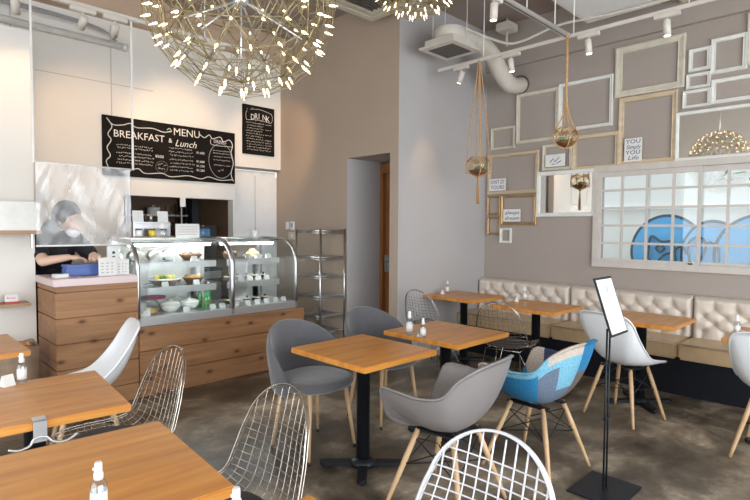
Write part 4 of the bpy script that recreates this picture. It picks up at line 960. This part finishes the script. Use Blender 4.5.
# ------------------------------------------------------------------ picture frames on the window wall (y left .. y right, z bottom .. top)
def pf_(name, label, y1, y0, z0, z1, w, mat, d=.025, x=WX, cat='frame', group='empty frames on the window wall'):
    w *= .8
    t = MB(); sec = [(0, 0), (0, -d), (.12*w, -d-.004), (.3*w, -d-.004), (.38*w, -d), (.8*w, -d*.8), (.9*w, -d*.8-.003), (w, -d*.6), (w, 0)]
    P = [[Vector((dx, yy, zz)) for yy, zz in ((y0+i_, z0+i_), (y1-i_, z0+i_), (y1-i_, z1-i_), (y0+i_, z1-i_))] for i_, dx in sec]
    t.grid(P+[P[0]], True); bmesh.ops.remove_doubles(t.bm, verts=t.bm.verts[:], dist=1e-6)
    for f in t.bm.faces: f.smooth = False
    o = t.build(name, mat, None, (x-.001, 0, 0)); tag(o, label, cat, group); return o
def px2(u, v, x=WX):        # wall point seen at a photograph pixel
    d_ = r2*(u-375)/525.945-u2*(v-250)/525.945+F; k = (x)/d_.x; return (k*d_.y, 1.45+k*d_.z)
def fr(u0, v0, u1, v1, w, mat, label, x=WX, d=.025):   # pixel of top left, pixel of bottom right
    (ya, za), (yb, zb) = px2(u0, v0, x), px2(u1, v1, x)
    return pf_('picture_frame', label, ya, yb, zb, za, w, mat, d, x), (ya, yb, zb, za)
frames = [
 (492, 129, 515.5, 148, .035, 'frame_cream', 'thin cream empty frame at the far upper left of the frame wall'),
 (517.6, 95, 559, 139.5, .05, 'frame_cream', 'large cream empty frame, second from the corner in the upper row'),
 (560, 84.5, 613, 125.5, .045, 'frame_white', 'large white empty frame behind the rope of the right hanging plant'),
 (616.5, 49, 685, 87.4, .085, 'frame_cream', 'broad cream empty frame, highest and widest of the wall'),
 (620, 99, 676.5, 161.5, .06, 'frame_wood', 'tall pale wooden empty frame holding a small blue lettered card'),
 (573.5, 136.5, 619, 167.5, .05, 'frame_wood', 'wide pale wooden empty frame right above the small mirror'),
 (543.5, 145.5, 572.5, 169, .04, 'frame_cream', 'small cream frame with a sketch card, behind the right hanging glass'),
 (489, 155.5, 539, 192.5, .05, 'frame_wood', 'pale wooden empty frame above the gold ones'),
 (689.6, 50.5, 711, 69, .04, 'frame_white', 'small white frame, topmost of three stacked ones'),
 (687, 75.5, 711, 86.5, .035, 'frame_white', 'small white frame, middle of three stacked ones'),
 (683.4, 92, 711, 105.5, .035, 'frame_white', 'small white frame, lowest of three stacked ones'),
 (712, 40, 747.4, 69, .045, 'frame_white', 'medium white empty frame near the upper right picture edge'),
 (712, 80.5, 768, 97, .045, 'frame_white', 'wide white frame directly above the large mirror'),
 (748.5, 14, 790, 58, .06, 'frame_cream', 'cream frame just showing at the upper right picture edge'),
 (488.3, 196.5, 501, 215, .03, 'frame_gold', 'upper of two small gold frames near the corner'),
 (488.3, 217, 501, 235, .03, 'frame_gold', 'lower of two small gold frames near the corner'),
 (502, 195.5, 537, 225, .04, 'frame_gold', 'medium gold frame with a blue lettered card'),
 (500.8, 228, 511.8, 243, .03, 'frame_white', 'tiny white frame hanging lowest near the corner'),
]
FD = {}
for k, (u0, v0, u1, v1, w, mt, lab) in enumerate(frames):
    o, FD[k] = fr(u0, v0, u1, v1, w, mt, lab)
def card_on(u0, v0, u1, v1, label, lines, mat='ink'):
    (ya, za), (yb, zb) = px2(u0, v0), px2(u1, v1); w, h = ya-yb, za-zb
    t = thing('lettered_card', label, 'card', (WX-.035, (ya+yb)/2, zb), 0, 'lettered cards in the frames')
    MB().box(-.003, 0.0, -w/2, w/2, 0, h, .0008).build('card', 'paper', t); ts = []
    n = len(lines)
    for i, (s_, sh) in enumerate(lines):
        sz = h/(n+.6)*1.15
        q = text(s_, sz, mat, t, (-.0038, 0, h-(i+.95)*h/(n+.25)), (PI/2, 0, -PI/2), align='CENTER', shear=sh)
        wid = q.dimensions.x or 1; q.scale.x = min(1.3, w*.82/max(.01, wid)); ts.append(q)
    join_into(ts, 'lettering')
bpy.context.view_layer.update()
card_on(626, 139.5, 643, 161, 'white card lettered in blue inside the tall pale wooden frame', [('YOU', 0), ('Simply', .3), ('YOU', 0), ('Life', .3)])
card_on(491, 179.5, 507.5, 190.5, 'white blue lettered card inside the pale wooden frame above the gold ones', [('DON\'T LET', 0), ('YOURS', 0)])
card_on(505, 209.5, 522, 221.5, 'white card with slanted blue writing inside the medium gold frame', [('always', .3), ('dream', .3)])
(ya, za), (yb, zb) = px2(547, 155.5), px2(566.5, 166); w, h = ya-yb, za-zb
t = thing('sketch_card', 'white card with a dark line sketch in the small cream frame', 'card', (WX-.035, (ya+yb)/2, zb)); MB().box(-.003, 0, -w/2, w/2, 0, h, .0008).build('card', 'paper', t)
mb = MB(); mb.tube([(-.004, .06, .05), (-.004, .02, .09), (-.004, 0, .05), (-.004, -.05, .1)], .004, 4); mb.tube([(-.004, -.02, .03), (-.004, -.07, .06)], .004, 4); mb.tube([(-.004, .04, .03), (-.004, .0, .025)], .003, 4); mb.build('sketch', 'ink', t)
# mirrors
def mirror(u0, v0, u1, v1, w, label, tilt=0.0):
    (ya, za), (yb, zb) = px2(u0, v0), px2(u1, v1)
    t = thing('wall_mirror', label, 'mirror', (WX-.003, (ya+yb)/2, zb)); W_, H_ = (ya-yb)/2, za-zb
    fm = MB(); sec = [(0, -.002), (0, -.026), (.2*w, -.03), (.8*w, -.026), (w, -.018), (w, -.002)]
    P = [[Vector((dx, yy, zz)) for yy, zz in ((-W_+i_, i_), (W_-i_, i_), (W_-i_, H_-i_), (-W_+i_, H_-i_))] for i_, dx in sec]
    fm.grid(P+[P[0]], True); bmesh.ops.remove_doubles(fm.bm, verts=fm.bm.verts[:], dist=1e-6)
    for f in fm.bm.faces: f.smooth = False
    f_ = fm.build('frame', 'frame_white', t); g_ = MB().box(-.016, -.012, -W_+w*.8, W_-w*.8, w*.8, H_-w*.8).build('mirror_glass', 'mirror', t)
    for q in (f_, g_): q.rotation_euler = (0, -tilt, 0)
    return t
mirror(538, 172.5, 596.4, 216.2, .045, 'smaller white framed mirror left of the window', 0)
mirror(677, 113.5, 768, 154.5, .03, 'large white framed mirror above the window reflecting the lamp', .015)

# ------------------------------------------------------------------ hanging plants
def hang(label, x, y, ztop, zc, r, tail, spread):
    ztop -= .006
    t = thing('hanging_planter', label, 'planter', (x, y, zc), 0, 'macrame glass planters')
    H_ = ztop-zc
    P = [[Vector((q*r*math.cos(a), q*r*math.sin(a), z*r)) for a in [2*PI*j/28 for j in range(28)]] for q, z in ((.02, -.85), (.5, -.78), (.85, -.45), (1, 0), (.9, .4), (.62, .68), (.5, .75))]
    mb = MB(); mb.grid(P, True); mb.build('glass_bowl', 'glass_amber', t)
    mb = MB()
    for k in range(4):
        a = PI/4+k*PI/2; mb.tube(catmull([(0, 0, H_), (.012*math.cos(a), .012*math.sin(a), H_*spread), (r*.98*math.cos(a), r*.98*math.sin(a), r*.25), (r*.75*math.cos(a), r*.75*math.sin(a), -r*.6), (0, 0, -r*.95)], 6), .0065, 6)
        a2 = a+PI/4; mb.tube([(r*.98*math.cos(a), r*.98*math.sin(a), r*.25), (r*.8*math.cos(a2), r*.8*math.sin(a2), r*.7), (r*.98*math.cos(a+PI/2), r*.98*math.sin(a+PI/2), r*.25)], .005, 6)
    mb.ico((0, 0, H_), .016, 2); mb.ico((0, 0, H_*spread), .016, 2); mb.tube([(0, 0, H_), (0, 0, H_*spread)], .012, 6)
    if tail:
        mb.ico((0, 0, -r*.97), .016, 2)
        for k in range(7): mb.tube([(0, 0, -r), (.012*math.cos(k), .012*math.sin(k), -r-tail*.5), (.014*math.cos(k), .014*math.sin(k), -r-tail)], .004, 5)
    mb.build('rope', 'amber_rope', t)
    mb = MB(); mb.lathe([(.02, -.8*r), (.6*r, -.62*r), (.75*r, -.4*r), (.02, -.34*r)], n=20); mb.build('soil', 'basket', t)
    rnd = random.Random(int(x*10))
    for k in range(3):
        mb = MB(); c = Vector((rnd.uniform(-.4, .4)*r, rnd.uniform(-.4, .4)*r, -.3*r))
        for j in range(14):
            a = 2.4*j; e = .15+.08*j; dirv = Vector((math.cos(a)*math.cos(e), math.sin(a)*math.cos(e), math.sin(e))); mb.ico(c+dirv*.022, .014, 1, (1, 1, .8))
        mb.build('succulent', 'succulent', t)
hang('left hanging glass planter in rope macrame with a tassel, by the corner', 4.42, 3.01, 3.09, 2.07, .12, .26, .97)
hang('right hanging glass planter in rope macrame, in front of the frames', 4.35, 2.08, 3.09, 2.235, .105, 0, .30)

# ------------------------------------------------------------------ tracks and spotlights
TKZ = 3.10
def track(label, a, b_, mat, r=.016, n_=None):
    o = MB().box(min(a[0], b_[0])-r, max(a[0], b_[0])+r, min(a[1], b_[1])-r, max(a[1], b_[1])+r, TKZ-.012, TKZ+.018, .003)
    t = thing('track_rail', label, 'track', (0, 0, 0)); o.build('rail', mat, t)
    n = 3
    for k in range(n):
        f_ = ((k+.5)/n if n_ is None else n_[k]); x, y = a[0]+(b_[0]-a[0])*f_, a[1]+(b_[1]-a[1])*f_
        MB().tube([(x, y, TKZ+.018), (x, y, CZ)], .005, 6).build('suspension_rod', 'white_paint', t)
    return t
track('white lighting track across the frame wall side', (4.42, .6), (4.42, 3.52), 'duct', .010, (.2, .5, .81))
tm = track('steel grey lighting track running overhead to the frame side', (3.02, 2.10), (4.385, 2.10), 'steel_light', .022); MB().box(3.03, 4.38, 2.096, 2.104, TKZ-.0135, TKZ-.0118).build('slot', 'black_plastic', tm)
track('white lighting track above the till counter', (-1.0, 4.42), (2.9, 4.42), 'duct', .012)
def spot(label, x, y, aim, lit, power=0, ang=60, along='Y'):
    t = thing('spotlight', label, 'spotlight', (x, y, TKZ-.012), 0, 'track spotlights')
    if along == 'Y': MB().box(-.02, .02, -.09, .09, -.034, 0, .004).build('driver_box', 'duct', t)
    else: MB().box(-.09, .09, -.02, .02, -.034, 0, .004).build('driver_box', 'duct', t)
    d_ = (Vector(aim)-Vector((x, y, TKZ-.12))).normalized(); c = Vector((0, 0, -.10))
    MB().tube([(0, 0, -.04), (0, 0, -.075)], .008, 8).build('stem', 'white_plastic', t)
    MB().tube([c-d_*.05, c-d_*.045, c+d_*.07], [.020, .027, .027], 20).build('lamp_head', 'duct', t)
    MB().tube([c+d_*.0702, c+d_*.0712], .021, 20).build('lens', 'spot_lit' if lit else 'frame_cream', t)
    if power:
        l = bpy.data.lights.new('spot_beam', 'SPOT'); l.energy = power; l.color = (1, .64, .35); l.spot_size = math.radians(ang); l.spot_blend = .8; l.shadow_soft_size = .04
        o = bpy.data.objects.new('spot_beam', l); COL.objects.link(o); o.location = Vector((x, y, TKZ-.112))+d_*.09; o.rotation_euler = d_.to_track_quat('-Z', 'Y').to_euler()
spot('white track spotlight nearest the corner, above the left hanging planter', 4.42, 3.23, (4.40, 3.70, 1.9), True, 13, 40)
spot('white track spotlight beside the curved duct', 4.42, 2.66, (4.6, 2.5, 1), True)
spot('white track spotlight right of the right hanging planter', 4.42, 1.93, (4.6, 1.7, .5), True)
spot('white track spotlight rightmost on the frame wall track', 4.42, 1.33, (4.6, 1.2, .5), True)
spot('small lit spotlight near the ceiling left of the steel track', 3.25, 2.10, (3.3, 2.3, 0), True, along='X')
spot('white spotlight at the far left of the till track', .84, 4.42, (1.25, 5.8, 1.9), True, 9, 70, 'X')
spot('lit white spotlight between the strips above the till, second from left', 1.27, 4.42, (1.3, 5.8, 2.2), False, 0, 70, 'X')
spot('lit white spotlight above the menu board, right of the till track', 1.50, 4.42, (1.7, 5.8, 2.3), True, 26, 70, 'X')
spot('white spotlight hidden by the big lamp, aimed at the menu board', 2.35, 4.42, (2.6, 5.8, 2.45), True, 40, 62, 'X')
spot('white spotlight right end of the till track, aimed at the drinks board', 2.85, 4.42, (3.95, 5.8, 2.4), True, 46, 55, 'X')

# ------------------------------------------------------------------ ceiling fittings
def cassette(label, x0, x1, y0, y1, z0, inner='grille'):
    t = thing('ceiling_unit', label, 'air conditioner', ((x0+x1)/2, (y0+y1)/2, z0)); w, h = (x1-x0)/2, (y1-y0)/2
    MB().box(-w+.06, w-.06, -h+.06, h-.06, .03, CZ-z0-.001, .004).build('housing', 'ceiling_paint', t)
    mb = MB()
    for k, (o_, dz) in enumerate(((0, 0), (.05, -.008), (.10, 0), (.14, -.008))):
        q0, q1 = o_, o_+.042
        mb.box(-w+q0, w-q0, -h+q0, -h+q1, dz, .03, .004); mb.box(-w+q0, w-q0, h-q1, h-q0, dz, .03, .004); mb.box(-w+q0, -w+q1, -h+q1, h-q1, dz+.001, .029); mb.box(w-q1, w-q0, -h+q1, h-q1, dz+.001, .029)
    mb.build('trim_panel', 'frame_cream', t)
    mb = MB(); mb.box(-w+.18, w-.18, -h+.18, h-.18, .01, .03)
    for k in range(10): y = -h+.2+(2*h-.4)*k/9; mb.box(-w+.18, w-.18, y-.006, y+.006, -.002, .012)
    mb.build('grille', inner, t)
cassette('large cream ceiling air conditioner with dark grille above the doorway', 2.94, 3.84, 3.04, 3.94, 3.56)
t = thing('ceiling_unit', 'plain white ceiling unit on the frame wall side', 'air conditioner', (4.82, 1.98, 3.5)); MB().box(-.45, .45, -.34, .34, 0, CZ-3.5-.001, .006).build('housing', 'white_paint', t); MB().box(-.41, .41, -.30, .30, -.012, 0, .004).build('front_panel', 'white_plastic', t)
t = thing('ceiling_unit', 'small beige box under the ceiling at the upper right', 'box', (5.1, 1.2, 3.55)); MB().box(-.3, .42, -.3, .35, 0, CZ-3.55-.001, .004).build('housing', 'peach', t); MB().box(-.28, .40, -.28, .33, -.008, 0, .002).build('lid', 'frame_cream', t)
t = thing('ventilation_duct', 'white ceiling vent with thick hose bending into the wall', 'duct', (4.24, 3.24, 3.2))
MB().box(-.225, .225, -.215, .215, 0, .022, .003).box(-.18, .18, -.175, .175, .022, .09, .004).build('vent_frame', 'duct', t)
MB().box(-.155, .155, -.15, .15, -.003, 0).build('grille', 'grille', t)
MB().lathe([(.155, .09), (.155, .20), (.15, .205)], n=32).build('collar', 'duct', t)
pts = catmull([(x-4.24, y-3.24, z-3.2) for x, y, z in ((4.29, 3.22, 3.35), (4.62, 3.18, 3.36), (4.90, 3.19, 3.31), (5.10, 3.20, 3.17), (5.28, 3.20, 3.075), (5.46, 3.21, 3.09), (5.598, 3.23, 3.13))], 9)
MB().tube(pts, [.088+(.003 if k % 2 else 0) for k in range(len(pts))], 20).build('hose', 'duct', t)
MB().tube([(1.335, -.01, -.075), (1.359, -.01, -.07)], .105, 24).build('wall_collar', 'grille', t)
for x, y in ((-.12, .12), (.14, -.10), (.1, .14)): MB().tube([(x, y, .09), (x, y, CZ-3.2)], .005, 6).build('hanger', 'duct', t)
t = thing('wall_unit', 'small white box with pipe brackets beside the ceiling duct', 'box', (5.38, 3.30, 3.70)); MB().box(-.10, .10, -.09, .09, 0, .09, .012).build('housing', 'duct', t); MB().tube([(0, 0, .09), (0, 0, CZ-3.70)], .012, 8).build('hanger', 'duct', t)
MB().tube([(-.0, .0, 0), (0, 0, -.16)], .015, 8).build('nozzle', 'duct', t)
o = MB().tube(catmull([(4.35, 3.15, 3.43), (4.9, 3.05, 3.40), (5.05, 2.9, 3.42), (5.1, 2.5, 3.50), (5.1, 1.9, 3.46), (5.1, .6, 3.46)], 8), .014, 8).build('ceiling_conduit', 'duct')
tag(o, 'white cable conduit running under the ceiling above the frame wall', 'conduit')

# ------------------------------------------------------------------ chandeliers
def chandelier(label, c, R_, zceil=CZ):
    t = thing('chandelier', label, 'chandelier', c, .3, 'wire globe chandeliers')
    b2 = bmesh.new(); bmesh.ops.create_icosphere(b2, subdivisions=3, radius=1)
    V = [v.co.copy() for v in b2.verts]; E_ = [(e.verts[0].index, e.verts[1].index) for e in b2.edges]; b2.free()
    mb = MB(); mi = MB()
    for a, b_ in E_:
        pa, pb_ = V[a], V[b_]
        for bulge, rad in ((1.00, R_), (1.0, R_*.955)):
            pts = []
            for k in range(4):
                p = pa.lerp(pb_, k/3).normalized(); sw = math.sin(PI*k/3)
                tw = p.cross((pb_-pa).normalized())
                p = p*rad*(1-.02*sw)+tw*R_*.022*sw*(1 if rad == R_ else -1); pts.append(p)
            (mb if rad == R_ else mi).tube(pts, .0017*(R_/.475)**.5, 3, cap=False)
    for k in range(0, len(V)):
        mi.tube([V[k]*R_*.72, V[k]*R_], .0018, 3)
    for a, b_ in E_[::3]: mi.tube([V[a]*R_*.72, V[b_]*R_*.72], .0016, 3)
    b3 = bmesh.new(); bmesh.ops.create_icosphere(b3, subdivisions=2, radius=1)
    for e in b3.edges: mi.tube([e.verts[0].co*R_*.86, e.verts[1].co*R_*.86], .0030, 5)
    b3.free()
    mb.build('outer_lattice', 'rod_brass', t); mi.build('inner_lattice', 'rod_brass', t)
    st = MB(); st.tube([(0, 0, 0), (0, 0, zceil-c[2]-.001)], .009, 8); st.ico((0, 0, 0), .035, 2)
    for k in range(0, len(V), 9): st.tube([(0, 0, 0), V[k]*R_*.73], .005, 5)
    st.build('centre_frame', 'steel_light', t)
    led = None; order = sorted(range(len(V)), key=lambda k: V[k].z); rest = MB()
    for n_, k in enumerate(order):
        nrm = V[k]; p = nrm*(R_-.018)
        if n_ < 96:
            if led is None: led = MB().lathe([(.001, -.016), (.0042, -.012), (.0056, -.002), (.0048, .010), (.0022, .017), (.0008, .026)], n=8).build('bulb', 'led', t); q = led
            else: q = bpy.data.objects.new('bulb', led.data); COL.objects.link(q); q.parent = t
            q.location = p; q.rotation_euler = nrm.to_track_quat('Z', 'Y').to_euler()
        else: rest.ico(p, .008, 1)
    q = rest.build('bulb', 'led', t); q['kind'] = 'stuff'
    l = bpy.data.lights.new('chandelier_glow', 'POINT'); l.energy = 20*(R_/.475)**2; l.color = (1, .70, .42); l.shadow_soft_size = .03
    o = bpy.data.objects.new('chandelier_glow', l); COL.objects.link(o); o.location = c
chandelier('big round wire chandelier full of warm bulbs at the top left', (1.271, 2.151, 2.473), .43)
chandelier('smaller wire chandelier just showing at the top centre', (2.97, 2.59, 3.385), .39)
